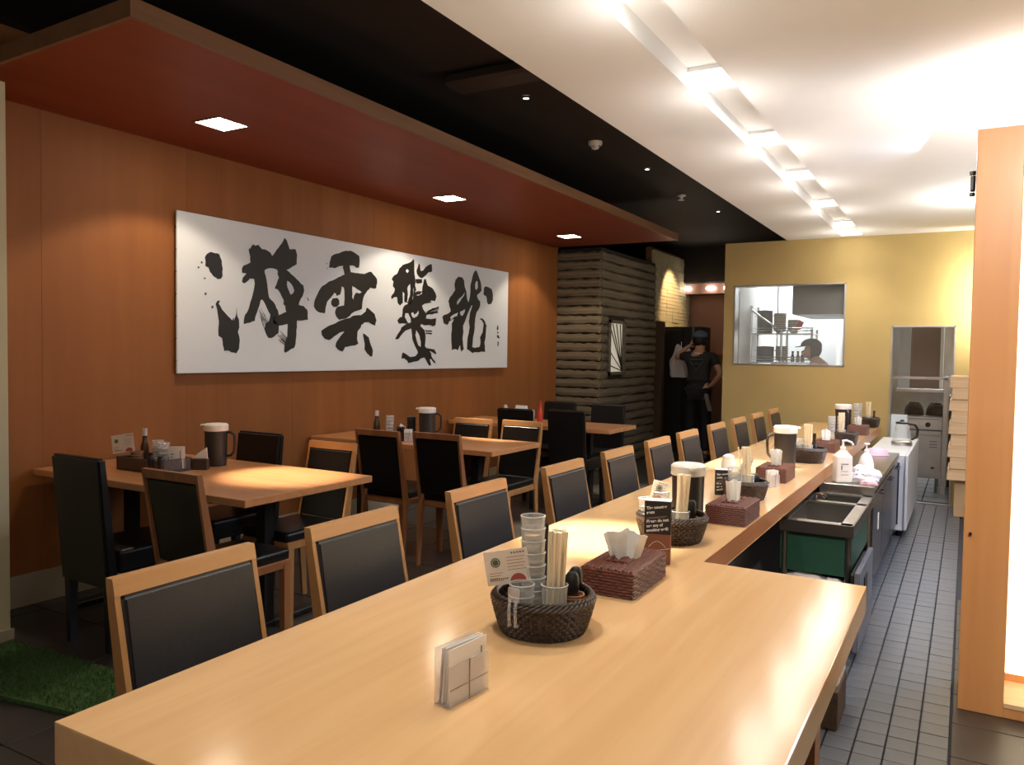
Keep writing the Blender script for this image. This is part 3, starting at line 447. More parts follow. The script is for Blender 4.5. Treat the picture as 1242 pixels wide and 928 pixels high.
# corridor lamps
for k, (x, l) in enumerate(((-3.77, 'leftmost of three'), (-3.42, 'middle and widest of three'), (-3.18, 'rightmost of three'))):
    tag(MB().ball((x, 11.96, 2.42), .05, 16, ((1.6 if k == 1 else 1),.6,.7)).build('wall_lamp', 'pin', None, True), 'small glowing lamp at the end of the dark corridor, '+l, 'lamp', 'corridor lamps')
    light('POINT', 'corridor_glow', (x, 11.8, 2.40), .5, WARM, shadow_soft_size=.05)
spot('ledger_spot', (-3.35, 11.1, 2.75), 60, (1,.68,.38), (-3.9, 11.3, 2.1), 75, .6)

# ---------------------------------------------------------------- wooden partition with lit niche
t = thing('wooden_partition', 'tall orange-wood partition with a glowing white niche at the right edge', 'partition', (0, 3.6, 0))
MB().box(.007,.163,0,.32,0,2.294,.002).build('stile', 'partition', t)
MB().box(.163,1.3,.26,.32,0,2.294).build('back_panel', 'partition', t)
MB().box(.163,1.3,0,.26,2.16,2.294,.002).build('top_rail', 'partition', t)
MB().box(.163,1.3,0,.26,0,.04,.002).build('plinth', 'partition', t)
MB().box(.163,1.3,-.004,.26,.04,.06,.002).build('sill', 'pale', t)
MB().box(1.3,1.45,0,.32,0,2.294,.002).build('stile', 'partition', t)
MB().box(.175,1.29,.235,.258,.10,2.15).build('niche_glow', 'lit', t)  # emission stands in for the light falling inside the niche
tag(MB().lathe([(0,0),(.006,0),(.006,-.01),(0,-.01)], 10).build('screw', 'black', None), 'dark screw in the lower left edge of the wooden partition', 'screw').matrix_world = Matrix.Translation((.03, 3.598, .71)) @ Matrix.Rotation(-PI/2, 4, 'X')
t = thing('clip_lamp', 'small dark clip on the upper left edge of the wooden partition', 'clamp', (.001, 3.68, 2.10))
MB().box(-.014,.004,-.02,.02,-.03,.03,.003).build('body', 'black', t); MB().box(-.018,.004,-.008,.008,.035,.05,.002).build('jaw', 'black', t); MB().box(-.018,.004,-.008,.008,-.05,-.035,.002).build('jaw', 'black', t)

# ================================================================ CALLIGRAPHY
cy0, cy1, cz0, cz1 = 3.27, 7.40, 1.235, 2.262
t = thing('calligraphy_panel', 'long white canvas with four large black brush characters on the wood wall', 'wall art', (-4.34, 0, 0))
MB().box(0, .016, cy0, cy1, cz0, cz1, .003).build('canvas', 'canvas', t)
def ink_mesh(polys, name):
    b = bmesh.new(); rr = random.Random(len(polys))
    def dens(pts):
        out = []
        for i, p in enumerate(pts):
            q = pts[(i+1) % len(pts)]; out.append(p)
            L = math.hypot(q[0]-p[0], q[1]-p[1]); n = int(L/.035)
            for k in range(1, n+1):
                u = k/(n+1); out.append((p[0]+(q[0]-p[0])*u+rr.uniform(-.0035,.0035), p[1]+(q[1]-p[1])*u+rr.uniform(-.0035,.0035)))
        return out
    for outer, holes in polys:
        loops = [[Vector((0, y, z)) for y, z in dens(outer)]]+[[Vector((0, y, z)) for y, z in dens(h)] for h in holes]
        flat = [v for l in loops for v in l]; tr = tessellate_polygon(loops)
        vs = [b.verts.new((.0185, v.y, v.z)) for v in flat]
        for a in tr:
            try: b.faces.new([vs[i] for i in a])
            except ValueError: pass
        i0 = 0
        for l in loops:
            bk = [b.verts.new((.0165, v.y, v.z)) for v in l]
            for i in range(len(l)):
                j = (i+1) % len(l)
                try: b.faces.new((vs[i0+i], vs[i0+j], bk[j], bk[i]))
                except ValueError: pass
            i0 += len(l)
    bmesh.ops.recalc_face_normals(b, faces=b.faces)
    me = bpy.data.meshes.new(name); b.to_mesh(me); b.free(); me.materials.append(M['ink']); o = bpy.data.objects.new(name, me); C.objects.link(o); o.parent = t
    return o
for k, ch in enumerate(INK): ink_mesh(ch, 'ink_character')
for k in range(7): MB().box(-.004,.012,cy0-.002,cy0+.001,cz0+.08+k*.14,cz0+.085+k*.14).build('staple', 'black', t)

# ================================================================ COUNTER
CX0, CX1, CXB = -1.372, -.716, -.232; Y0, YM, YE = .786, 2.475, 8.45; ZT = .74; TH = .078
b = bmesh.new(); pts = [(CX0,Y0),(CXB,Y0),(CXB,YM),(CX1,YM),(CX1,YE),(CX0,YE)]
mb = MB(); mb.b.free(); mb.b = b
mb.poly([(x,y,ZT-TH) for x,y in pts], (0,0,TH)); bmesh.ops.bevel(b, geom=b.edges[:], offset=.004, segments=2, affect='EDGES', profile=.7)
t = thing('counter', 'long L-shaped light wooden counter running from the camera to the ochre wall', 'counter', (0,0,0))
ct = mb.build('worktop', 'counter', t)
MB().box(CX1+.0002,CX1+.002,YM+.003,YE,ZT-TH+.003,ZT-.004).build('dark_side_strip', 'edge', t)  # thin strip that makes the inner side darker and redder than the worktop
# supports
for (x, y) in ((-.37,2.28),(-.43,1.05),(-1.02,1.05)): MB().box(x-.045,x+.045,y-.045,y+.045,0,ZT-TH).build('leg', 'darkchairwood', t)
MB().box(-1.06,-1.02,1.1,8.4,0,ZT-TH).build('front_panel', 'darkchairwood', t)
MB().box(-.98,-.94,2.0,8.4,.0,ZT-TH).build('inner_panel', 'greyp', t)

# ================================================================ CHAIRS
def counter_chair(name, label, group, w, wood='chairwood', rail='railwood', zt=.90, pad='leather'):
    """faces local +Y; framed leather back"""
    t = thing(name, label, 'chair', (0,0,0), 0, group)
    h = w/2; yt, yb = -.285, -.20; sw = .014
    def back(z): u = (z-.40)/(zt-.40); return yb+(yt-yb)*u
    for s in (-1, 1):
        x0, x1 = (s*h, s*(h-sw)); x0, x1 = min(x0,x1), max(x0,x1)
        b = MB(); d1, d2, d3 = .022, .050, .034
        b.hexa([(x0,back(.42)-d2+.02,.42),(x1,back(.42)-d2+.02,.42),(x1,back(.42)+.02,.42),(x0,back(.42)+.02,.42)],
               [(x0,back(zt-.038)-d1,zt-.038),(x1,back(zt-.038)-d1,zt-.038),(x1,back(zt-.038)+.004,zt-.038),(x0,back(zt-.038)+.004,zt-.038)])
        b.hexa([(x0,yb-.055,0),(x1,yb-.055,0),(x1,yb-.022,0),(x0,yb-.022,0)],[(x0,back(.42)-d2+.02,.42),(x1,back(.42)-d2+.02,.42),(x1,back(.42)+.02,.42),(x0,back(.42)+.02,.42)])
        b.build('rear_leg', wood, t)
        MB().hexa([(s*(h-.014)-.014,.175,0),(s*(h-.014)+.014,.175,0),(s*(h-.014)+.014,.205,0),(s*(h-.014)-.014,.205,0)],[(s*(h-.018)-.018,.17,.41),(s*(h-.018)+.018,.17,.41),(s*(h-.018)+.018,.21,.41),(s*(h-.018)-.018,.21,.41)]).build('front_leg', wood, t)
    MB().hexa([(-h,back(zt-.038)-.022,zt-.038),(h,back(zt-.038)-.022,zt-.038),(h,back(zt-.038)+.006,zt-.038),(-h,back(zt-.038)+.006,zt-.038)],
              [(-h,yt-.020,zt),(h,yt-.020,zt),(h,yt+.004,zt),(-h,yt+.004,zt)]).build('top_rail', rail, t)
    b = MB(); g = []
    zb, zu = .47, zt-.0395; hw = h-sw-.0005
    b.hexa([(-hw,back(zb)-.016,zb),(hw,back(zb)-.016,zb),(hw,back(zb)+.014,zb),(-hw,back(zb)+.014,zb)],[(-hw,back(zu)-.016,zu),(hw,back(zu)-.016,zu),(hw,back(zu)+.014,zu),(-hw,back(zu)+.014,zu)])
    bmesh.ops.bevel(b.b, geom=b.b.edges[:], offset=.008, segments=3, affect='EDGES')
    b.build('back_pad', pad, t, True)
    MB().box(-h+.004,h-.004,-.20,.21,.385,.425,.004).build('seat_frame', wood, t)
    MB().box(-h+.006,h-.006,-.19,.215,.425,.475,.018,seg=3).build('seat', pad, t, True)
    return t
def leather_chair(label, group, w=.40, zt=.90):
    t = thing('leather_chair', label, 'chair', (0,0,0), 0, group); h = w/2
    b = MB(); b.hexa([(-h,-.25,.30),(h,-.25,.30),(h,-.19,.30),(-h,-.19,.30)],[(-h,-.30,zt),(h,-.30,zt),(h,-.255,zt),(-h,-.255,zt)])
    bmesh.ops.bevel(b.b, geom=b.b.edges[:], offset=.012, segments=3, affect='EDGES'); b.build('backrest', 'leatherd', t, True)
    MB().box(-h,h,-.19,.22,.36,.47,.02,seg=3).build('seat', 'leatherd', t, True)
    for sx in (-1,1):
        for y in (-.22,.19): MB().hexa([(sx*(h-.03)-.015,y-.015,0),(sx*(h-.03)+.015,y-.015,0),(sx*(h-.03)+.015,y+.015,0),(sx*(h-.03)-.015,y+.015,0)],[(sx*(h-.03)-.022,y-.022,.37),(sx*(h-.03)+.022,y-.022,.37),(sx*(h-.03)+.022,y+.022,.37),(sx*(h-.03)-.022,y+.022,.37)]).build('leg', 'black', t)
    return t
ORD = ['nearest the camera', 'second from the camera', 'third from the camera', 'fourth from the camera', 'fifth from the camera', 'sixth from the camera', 'seventh from the camera', 'eighth from the camera', 'third from the ochre wall', 'second from the ochre wall', 'closest to the ochre wall']
CCY = (1.225,1.815,2.505,3.235,3.88,4.50,5.08,5.77,6.41,7.05,7.72)
cc = counter_chair('counter_chair', '', 'wooden chairs in a row along the counter', .39)
for k, y in enumerate(CCY):
    loc = (-1.58+.285, y, 0); L = 'light wooden chair with black leather back at the counter, '+ORD[k]
    if k == 0: cc.location = loc; cc.rotation_euler = (0,0,-PI/2); cc['label'] = L
    else: dup(cc, loc, -PI/2, L)
# dining chairs
dc = counter_chair('dining_chair', '', 'wooden framed chairs at the dining tables', .36, 'darkchairwood', 'darkchairwood', .88, 'leatherd')
lc = leather_chair('', 'all-black leather chairs at the dining tables', .36)
dl = counter_chair('dining_chair', '', 'wooden framed chairs at the dining tables', .34, 'chairwood', 'railwood', .88, 'leatherd')
first = {}
def put_chair(proto, x, y, face, label, z=0):
    rz = 0 if face > 0 else PI; rz += {0:0}.get(0,0)
    if proto.name not in first: first[proto.name] = 1; proto.location = (x,y,z); proto.rotation_euler = (0,0,rz); proto['label'] = label; return proto
    return dup(proto, (x,y,z), rz, label)
put_chair(lc, -3.50, 2.40, 1, 'all-black leather chair with its back to the camera, by the beige wall end')
put_chair(dc, -2.88, 2.44, 1, 'reddish wooden chair with black back on the camera side of the nearest dining table')
put_chair(lc, -3.66, 3.07, -1, 'low black chair back at the wall side beyond the nearest dining table')
put_chair(dl, -3.09, 3.06, -1, 'lighter wooden chair facing the camera beyond the nearest dining table, right one')
put_chair(dc, -3.33, 4.32, 1, 'reddish wooden chair on the camera side of the middle dining table, wall side')
put_chair(dc, -2.90, 4.38, 1, 'reddish wooden chair on the camera side of the middle dining table, aisle side')
put_chair(dl, -3.33, 4.90, -1, 'wooden chair facing the camera beyond the middle dining table, wall side')
put_chair(dl, -2.92, 4.95, -1, 'wooden chair facing the camera beyond the middle dining table, aisle side')
put_chair(lc, -3.49, 6.40, 1, 'all-black leather chair on the camera side of the farthest dining table, wall side')
put_chair(lc, -3.05, 6.54, 1, 'all-black leather chair on the camera side of the farthest dining table, aisle side')
put_chair(lc, -3.62, 7.02, -1, 'black chair beyond the farthest dining table, wall side')
put_chair(lc, -3.09, 7.03, -1, 'black chair beyond the farthest dining table, in front of the slatted wall')

# ================================================================ DINING TABLES
def dining_table(x0, x1, y0, y1, label, legs):
    t = thing('dining_table', label, 'table', ((x0+x1)/2, (y0+y1)/2, 0), 0, 'dining tables along the wall'); hx, hy = (x1-x0)/2, (y1-y0)/2
    MB().box(-hx,hx,-hy,hy,.705,.74,.003).build('tabletop', 'tabletop', t)
    MB().box(-hx+.15,hx-.15,-.03,.03,.675,.705).box(-hx+.2,-hx+.25,-hy+.08,hy-.08,.68,.705).box(hx-.36,hx-.31,-hy+.08,hy-.08,.68,.705).build('support_rail', 'black', t)
    for lx in (-hx+.225, hx-.335):
        MB().box(lx-.03,lx+.03,-.03,.03,.02,.68).build('column', 'black', t)
        MB().box(lx-.035,lx+.035,-hy+.06,hy-.06,0,.03,.006).build('foot', 'black', t)
    return t
dining_table(-4.33,-2.70,2.38,3.23,'nearest wooden dining table against the wood-panelled wall',0)
dining_table(-4.33,-2.705,4.45,5.13,'middle wooden dining table against the wood-panelled wall',0)
dining_table(-4.33,-2.65,6.30,6.93,'farthest wooden dining table, beside the slatted wall',0)

# ================================================================ THINGS ON THE COUNTER
R_ = Vector((.867,.499,0)); F_ = Vector((-.499,.867,0)); ANG = math.atan2(.499,.867)
def off(p, a, b, z=0): return Vector((p[0],p[1],p[2])) + R_*a + F_*b + Vector((0,0,z))
# ---- prototypes
def basket_proto(label, loc, r=.118, h=.085):
    t = thing('wicker_basket', label, 'basket', loc, 0, 'dark condiment baskets on the counter')
    rb = r*.82; b = MB(); b.lathe([(0,.004),(rb,.004),(rb+.004,.0),(0,0)], 36).build('base', 'wicker', t, True)
    b = MB(); NW = 9; st = 40
    for i in range(NW):
        u = i/(NW-1); rad = rb+(r-rb)*(u**.8); z = .006+u*(h-.018)
        path = []
        for k in range(st*2):
            a = 2*PI*k/(st*2); q = rad+(.0032 if (k+i) % 2 else -.0032); path.append((q*math.cos(a), q*math.sin(a), z))
        b.tube(path, .0052, 5, closed=True)
    b.build('woven_side', 'wicker', t, True)
    b = MB()
    for k in range(st):
        a = 2*PI*(k+.5)/st; b.tube([(rb*math.cos(a), rb*math.sin(a), .002),((rb+(r-rb)*.8)*math.cos(a), (rb+(r-rb)*.8)*math.sin(a), h*.55),(r*math.cos(a), r*math.sin(a), h-.006)], .0026, 4)
    stuff(b.build('stake', 'wicker', t, True))
    for s, (dz, rr_) in enumerate(((-.004,.002),(.003,-.004))):
        b = MB()
        for ph in (0, PI*2/3, PI*4/3):
            path = [];
            for k in range(120):
                a = 2*PI*k/120; q = r+rr_+.0045*math.cos(a*17+ph); path.append((q*math.cos(a), q*math.sin(a), h+dz+.0045*math.sin(a*17+ph)))
            b.tube(path, .0034, 5, closed=True)
        b.build('braided_rim', 'wicker', t, True)
    return t
def tumbler_proto(r=.030, h=.085):
    t = thing('tumbler', '', 'glass', (0,0,0))
    MB().lathe([(0,.003),(r*.72,.003),(r*.76,.0),(r*.78,.004),(r*.86,h*.4),(r,h),(r-.0022,h),(r*.80,h*.35),(r*.70,.010),(0,.010)], 20).build('bowl', 'glass', t, True)
    MB().lathe([(r*.99,h*.98),(r+.0012,h),(r*.97,h+.0014),(r*.95,h*.985)], 20).build('rim', 'rim', t, True)
    MB().lathe([(r*.86,h*.40),(r*.89,h*.44),(r*.88,h*.48)], 20).build('ring', 'rim', t, True)
    return t
def chopstick_proto(L=.225):
    o = MB().hexa([(-.0018,-.0018,0),(.0018,-.0018,0),(.0018,.0018,0),(-.0018,.0018,0)],[(-.0031,-.0031,L),(.0031,-.0031,L),(.0031,.0031,L),(-.0031,.0031,L)]).build('chopstick', 'chop'); return o
def holder_glass_proto(r=.032, h=.105):
    t = thing('chopstick_glass', '', 'glass', (0,0,0)); MB().lathe([(0,.002),(r*.8,.002),(r*.82,0),(r,h),(r-.002,h),(r*.8,.008),(0,.008)], 20).build('bowl', 'glass', t, True)
    MB().lathe([(r,h-.002),(r+.0015,h),(r-.002,h+.001)], 20).build('rim', 'rim', t, True); return t
def shaker_proto():
    t = thing('shaker', '', 'shaker', (0,0,0)); MB().lathe([(0,0),(.017,0),(.018,.008),(.015,.05),(.014,.062),(0,.062)], 16).build('jar', 'pepper', t, True)
    MB().lathe([(0,.108),(.010,.106),(.016,.098),(.0175,.085),(.0165,.06),(0,.06)], 18).build('cap', 'black', t, True); return t
def tissue_box(label, loc, w, l, h, rz, tall=.055, seed=1, tis=True):
    t = thing('tissue_box_cover', label, 'tissue box', loc, rz, 'woven tissue box covers'); hw, hl = w/2, l/2
    b = MB(); b.box(-hw,hw,-hl,hl,0,h,.004); b.build('body', 'rattan', t)
    b = MB(); n = 9
    for i in range(n):
        z = h*(i+.5)/n; p = []
        N = 13
        for (ax, ay, bx, by) in ((-hw,-hl,hw,-hl),(hw,-hl,hw,hl),(hw,hl,-hw,hl),(-hw,hl,-hw,-hl)):
            for k in range(N):
                u = k/N; o = .0018*(1 if (k+i) % 2 else -1); nx, ny = (by-ay), -(bx-ax); L = math.hypot(nx, ny); p.append((ax+(bx-ax)*u+nx/L*o, ay+(by-ay)*u+ny/L*o, z))
        b.tube(p, .0040, 6, closed=True)
    for i in range(int(w/.0105)):
        x = -hw+.006+i*.0105; b.tube([(x, -hl+k*l/15, h+(.0012 if (k+i) % 2 else -.0014)) for k in range(16)], .0042, 6)
    stuff(b.build('weave', 'rattan', t, True))
    MB().tube([(-.028,-.06,h+.004),(.028,-.06,h+.004),(.028,.06,h+.004),(-.028,.06,h+.004)], .004, 6, closed=True).build('slot_rim', 'rattan', t, True)
    if tis:
        o = tissue(label.replace('woven tissue box', 'tissue box'), loc, h, rz, tall, seed)
    return t
def tissue(label, loc, h, rz, tall, seed):
    rr = random.Random(seed); b = bmesh.new(); n = 14; rows = 7; g = []
    for j in range(rows):
        u = j/(rows-1); row = []
        for i in range(n):
            v = i/(n-1)-.5; spread = (.75+.35*u) if seed == 1 else .60+.12*u
            x = v*(.115 if seed == 1 else .085)*spread; y = .016*math.sin(v*13+seed)*(1.1-.3*u)+rr.uniform(-.003,.003)+.012*u*(seed % 3-1); z = tall*u*(1-.5*abs(v)*(.9 if seed % 2 else .3))+rr.uniform(-.003,.003)*u
            row.append(b.verts.new((x, y, z)))
        g.append(row)
    for A, B in zip(g, g[1:]):
        for i in range(n-1): b.faces.new((A[i], A[i+1], B[i+1], B[i]))
    ex = bmesh.ops.extrude_face_region(b, geom=b.faces[:])
    for v in [e for e in ex['geom'] if isinstance(e, bmesh.types.BMVert)]: v.co.y += .0035
    m = MB(); m.b.free(); m.b = b
    o = m.build('paper_tissue', 'tissue', None, True); o.location = (loc[0], loc[1], loc[2]+h+.001); o.rotation_euler = (0,0,rz+ANG*.6)
    tag(o, 'white tissue standing out of the '+label, 'tissue', 'white tissues'); return o
def pitcher(label, loc, hr, h=.25, r=.060, handle=True):
    t = thing('water_pitcher', label, 'pitcher', loc, hr, 'black pitchers with white lids')
    MB().lathe([(0,.002),(r*.86,.002),(r*.9,0),(r*.94,.02),(r,h*.82),(r,h*.84),(r-.004,h*.84),(r*.9,.01),(0,.01)], 28).build('jug', 'pitcher', t, True)
    MB().lathe([(r+.001,h*.83),(r+.005,h*.84),(r+.005,h*.97),(r-.002,h),(r*.5,h+.001),(0,h+.001)], 28).build('lid', 'whitep', t, True)
    MB().box(r-.004, r+.024, -.013, .013, h*.93, h*.985, .004).build('spout', 'whitep', t)
    p = [(-r+.004,0,h*.80),(-r-.022,0,h*.80),(-r-.042,0,h*.73),(-r-.044,0,h*.55),(-r-.040,0,h*.33),(-r-.024,0,h*.24),(-r*.97+.004,0,h*.22)]
    MB().tube(p, .008, 8).build('handle', 'pitcher', t, True); return t
def acrylic_holder(label, loc, rz, w=.085, h=.105, cards=4):
    t = thing('card_holder', label, 'card holder', loc, rz, 'clear card holders'); d = .035
    MB().box(-w/2,w/2,-.001,.001,.0,h).build('back_sheet', 'plast', t); MB().box(-w/2,w/2,-d-.001,-d+.001,0,h*.72).build('front_sheet', 'plast', t)
    MB().box(-w/2,w/2,-d,0,0,.002).build('base', 'plast', t); MB().box(-.0008,.0008,-d-.002,-d,0,h*.72).box(-w/2,w/2,-d-.002,-d-.001,h*.30,h*.31).build('seam', 'grey', t)
    return t
def cards_in(t_loc, rz, w, h, n, label, d=.035, lean=.08):
    rr = random.Random(n); first_ = None
    for k in range(n):
        o = MB().box(-w/2+.003,w/2-.003,-.0006,.0006,0,h-.004,0).build('card', 'cardw', None)
        m = Matrix.Translation(Vector(t_loc)) @ Matrix.Rotation(rz, 4, 'Z') @ Matrix.Translation((rr.uniform(-.003,.003), -.006-k*(d-.012)/max(1,n-1), .003)) @ Matrix.Rotation(rr.uniform(0,lean), 4, 'X') @ Matrix.Rotation(rr.uniform(-.04,.04), 4, 'Y')
        o.matrix_world = m; tag(o, label, 'card', label)
        if k == n-1 or k == 0:
            MB().box(-w/2+.012,-w/2+.03,-.0009,-.0006,h*.62,h*.66).box(-w/2+.012,-w/2+.022,-.0009,-.0006,h*.5,h*.54).box(w/2-.02,w/2-.016,-.0009,-.0006,h*.45,h*.8).box(-w/2+.01,w/2-.03,-.0009,-.0006,h*.3,h*.308).build('print', 'grey', o)
def menu_card(label, loc, rz, tilt, w=.105, h=.082):
    t = thing('menu_card', label, 'card', loc, rz, 'small printed cards'); t.rotation_euler = (tilt[0], tilt[1], rz)
    MB().box(-w/2,w/2,-.0006,.0006,0,h).build('sheet', 'card', t)
    MB().lathe([(0,0),(.0115,0),(.0115,.0005),(0,.0005)], 24).build('round_emblem', 'greenp', t).matrix_local = Matrix.Translation((-w/2+.026,-.0012,h*.66)) @ Matrix.Rotation(PI/2, 4, 'X')
    MB().lathe([(.0075,0),(.0085,0),(.0085,.0007),(.0075,.0007)], 24).build('emblem_ring', 'card', t).matrix_local = Matrix.Translation((-w/2+.026,-.0014,h*.66)) @ Matrix.Rotation(PI/2, 4, 'X')
    MB().poly([(w/2-.030+.020*math.cos(PI*k/16),-.0007,.003+.020*math.sin(PI*k/16)) for k in range(17)], (0,-.0004,0)).build('half_round_print', 'red', t)
    b = MB()
    for k in range(5): b.box(w/2-.052, w/2-.008-.004*(k % 2), -.0009,-.0006, h*.40+k*.0075, h*.40+k*.0075+.0012)
    for k in range(4): b.box(-w/2+.008, -w/2+.040-.005*(k % 3), -.0009,-.0006, h*.34-k*.006, h*.34-k*.006+.0012)
    b.build('printed_line', 'rattan2', t)
    b = MB()
    for k in range(5): b.box(w/2-.040+k*.007, w/2-.0355+k*.007, -.0009,-.0006, h*.87, h*.92)
    for k in range(9): b.box(-w/2+.008+k*.005, -w/2+.0115+k*.005, -.0009,-.0006, .012, .016)
    b.build('printed_word', 'grey', t); return t
def tent_sign(label, loc, rz, w=.082, h=.20, low=True, sc=1):
    t = thing('tent_sign', label, 'sign', loc, rz, 'black notice cards'); t.scale = (sc,)*3
    d = .05; z0 = .095 if low else 0
    if low:
        MB().hexa([(-w/2,-d*.5,0),(w/2,-d*.5,0),(w/2,d*.5,0),(-w/2,d*.5,0)],[(-w/2,-d*.5,z0),(w/2,-d*.5,z0),(w/2,d*.5,z0),(-w/2,d*.5,z0)]).build('lower_half', 'browncard', t)
        MB().tube([(-w*.32+w*.64*k/12, -d*.5-.001, .055+.018*math.sin(PI*k/12)) for k in range(13)], .0006, 4).tube([(-w*.3,-d*.5-.001,.04),(w*.46,-d*.5-.001,.052)], .0007, 4).build('line_drawing', 'cardw', t)
    MB().box(-w/2,w/2,-d*.5,d*.5,z0,h,.0006).build('upper_half', 'blackcard', t)
    MB().hexa([(-w/2,-d*.5,h),(w/2,-d*.5,h),(w/2,d*.5,h),(-w/2,d*.5,h)],[(-w/2,-d*.3,h+.001),(w/2,-d*.3,h+.001),(w/2,d*.5,h+.001),(-w/2,d*.5,h+.001)]).build('white_top', 'cardw', t)
    rot = (PI/2, -.14, 0)
    for k, s in enumerate(('The counter', 'seats', 'Please do not', 'use any of', 'smoking well!')):
        zz = h-.022-(k+(1 if k > 1 else 0))*.0142
        text_mesh(s, .0125, 'textw', 'lettering', t, (-w/2+.007, -d*.5-.0007, zz-.006), rot, .0002, bold=.0004)
    MB().box(-w/2+.007, w/2-.012, -d*.5-.0009, -d*.5, h-.0515, h-.0495, 0, Matrix.Rotation(-.14, 3, 'Y')).box(-w/2+.007, w/2-.02, -d*.5-.0009, -d*.5, h-.0555, h-.0540, 0, Matrix.Rotation(-.14, 3, 'Y')).build('small_print', 'grey', t)
    return t

tumbler = tumbler_proto(); stick = chopstick_proto(); hglass = holder_glass_proto(); shaker = shaker_proto()
used_ = set()
def use(proto, loc, rot, label, cat, group=None):
    if proto.name in used_:
        o = dup(proto, loc, 0, label, group)
    else: used_.add(proto.name); o = proto; o.location = loc
    o.rotation_euler = rot; o['label'] = label; o['category'] = cat
    if group: o['group'] = group
    return o
def chopsticks(p, n, where, lean=(0,0), seed=0, gr=.020, glass=True):
    rr = random.Random(seed)
    if glass: use(hglass, p, (0,0,0), 'clear glass holding the chopsticks in the '+where, 'glass', 'chopstick glasses')
    for k in range(n):
        a = k*2.4; q = gr*math.sqrt((k+.5)/n)
        use(stick, (p[0]+q*math.cos(a), p[1]+q*math.sin(a), p[2]+.009), (lean[0]+rr.uniform(-.05,.05), lean[1]+rr.uniform(-.05,.05), rr.uniform(0,1.5)), 'wooden chopstick in the bundle in the '+where, 'chopstick', 'chopsticks in the '+where)
ORDN = ['', 'second', 'third', 'fourth', 'fifth', 'sixth', 'seventh']
def tumblers(p, n, where, lean=(0,0), step=.027):
    d = Matrix.Rotation(lean[1], 3, 'Y') @ Matrix.Rotation(lean[0], 3, 'X') @ Vector((0,0,1))
    for k in range(n):
        nm = 'only' if n == 1 else 'lowest' if k == 0 else 'topmost' if k == n-1 else ORDN[k]+' from the bottom'
        use(tumbler, Vector(p)+d*step*k, (lean[0], lean[1], 0), 'clear tumbler, '+nm+', '+where, 'glass', 'stacked tumblers')
def woven_cup(p, where, r=.027, h=.072):
    t = thing('woven_cup', 'brown woven cup in the '+where, 'cup', p)
    MB().lathe([(0,0),(r*.9,0),(r,h),(r-.003,h),(r*.86,.004),(0,.004)], 24).build('body', 'rattan2', t, True)
    b = MB()
    for i in range(6): b.tube([((r*.9+r*.1*i/6+(.0018 if (k+i) % 2 else -.0005))*math.cos(2*PI*k/28), (r*.9+r*.1*i/6+(.0018 if (k+i) % 2 else -.0005))*math.sin(2*PI*k/28), h*(i+.5)/6) for k in range(28)], .0042, 4, closed=True)
    b.build('weave', 'rattan2', t, True); MB().tube([(r*math.cos(2*PI*k/24), r*math.sin(2*PI*k/24), h) for k in range(24)], .003, 6, closed=True).build('rim', 'rattan2', t, True); return t
def dark_bottle(p, label, h=.24, r=.016, cap='black', body='pepper'):
    t = thing('sauce_bottle', label, 'bottle', p); MB().lathe([(0,0),(r,0),(r,h*.5),(r*.55,h*.68),(r*.5,h*.8),(0,h*.8)], 16).build('body', body, t, True); MB().lathe([(0,h),(r*.6,h),(r*.62,h*.8),(0,h*.8)], 14).build('cap', cap, t, True); return t

# ---- station 1, nearest basket
W1 = 'nearest basket'
B1 = Vector((-.862,1.662,.74)); basket_proto('round dark wicker basket nearest the camera, holding glasses and chopsticks', B1)
bp = B1+Vector((0,0,.006))
tumblers(off(bp,-.022,.018,.0), 7, 'tall stack in the nearest basket', (0,-.02), .0295)
tumblers(off(bp,-.052,-.034,.0), 2, 'short stack at the front of the nearest basket', (0,0))
chopsticks(off(bp,.026,-.012), 24, W1, (.02,.03), 1, .021)
woven_cup(off(bp,.072,.020), W1)
use(shaker, off(bp,.070,.020,.02), (0,0,0), 'black-capped shaker standing in the brown woven cup, left of two', 'shaker', 'black-capped shakers')
use(shaker, off(bp,.082,.062,.02), (0,0,0), 'black-capped shaker behind the brown woven cup, right of two', 'shaker', 'black-capped shakers')
dark_bottle(off(bp,.006,.060), 'slim black bottle behind the chopsticks of the nearest basket', .235, .013, 'black', 'black')
menu_card('cream card with green emblem and red half circle, clipped to the nearest basket', off((-0.931,1.620,0.848),0,0,0), ANG-.05, (0,-.16))
t = thing('basket_clip', 'clear plastic clip hooked over the left rim of the nearest basket', 'clip', off(B1,-.078,-.088,.05))
MB().tube([(0,0,-.012),(.004,-.012,-.01),(.004,-.014,.03),(0,-.004,.045),(0,.006,.03)], .004, 8).tube([(.018,0,-.012),(.020,-.012,-.01),(.020,-.014,.03),(.016,-.004,.045),(.016,.006,.03)], .004, 8).build('hook', 'plast', t, True); MB().box(-.004,.024,-.006,-.002,.044,.075).build('jaw', 'plast', t)
# ---- card holder in front
HL = Vector((-0.825,1.256,0.740)); hrz = math.atan2(.142,.022)-PI/2+ .0
hrz = math.radians(84)
HL = Vector((-.838,1.252,.74))
acrylic_holder('small clear acrylic holder with white cards in front of the nearest basket', HL, hrz, .118, .108)
cards_in(HL, hrz, .118, .108, 5, 'white card standing in the clear holder nearest the camera')
# ---- tissue box 1 and tent sign
tissue_box('woven tissue box nearest the camera, reddish brown', (-.835,2.115,.74), .150, .275, .073, .02, .085, 1)
tent_sign('black card with white lettering standing behind the nearest tissue box', (-0.835,2.392,0.740), ANG-.25, .082, .20)
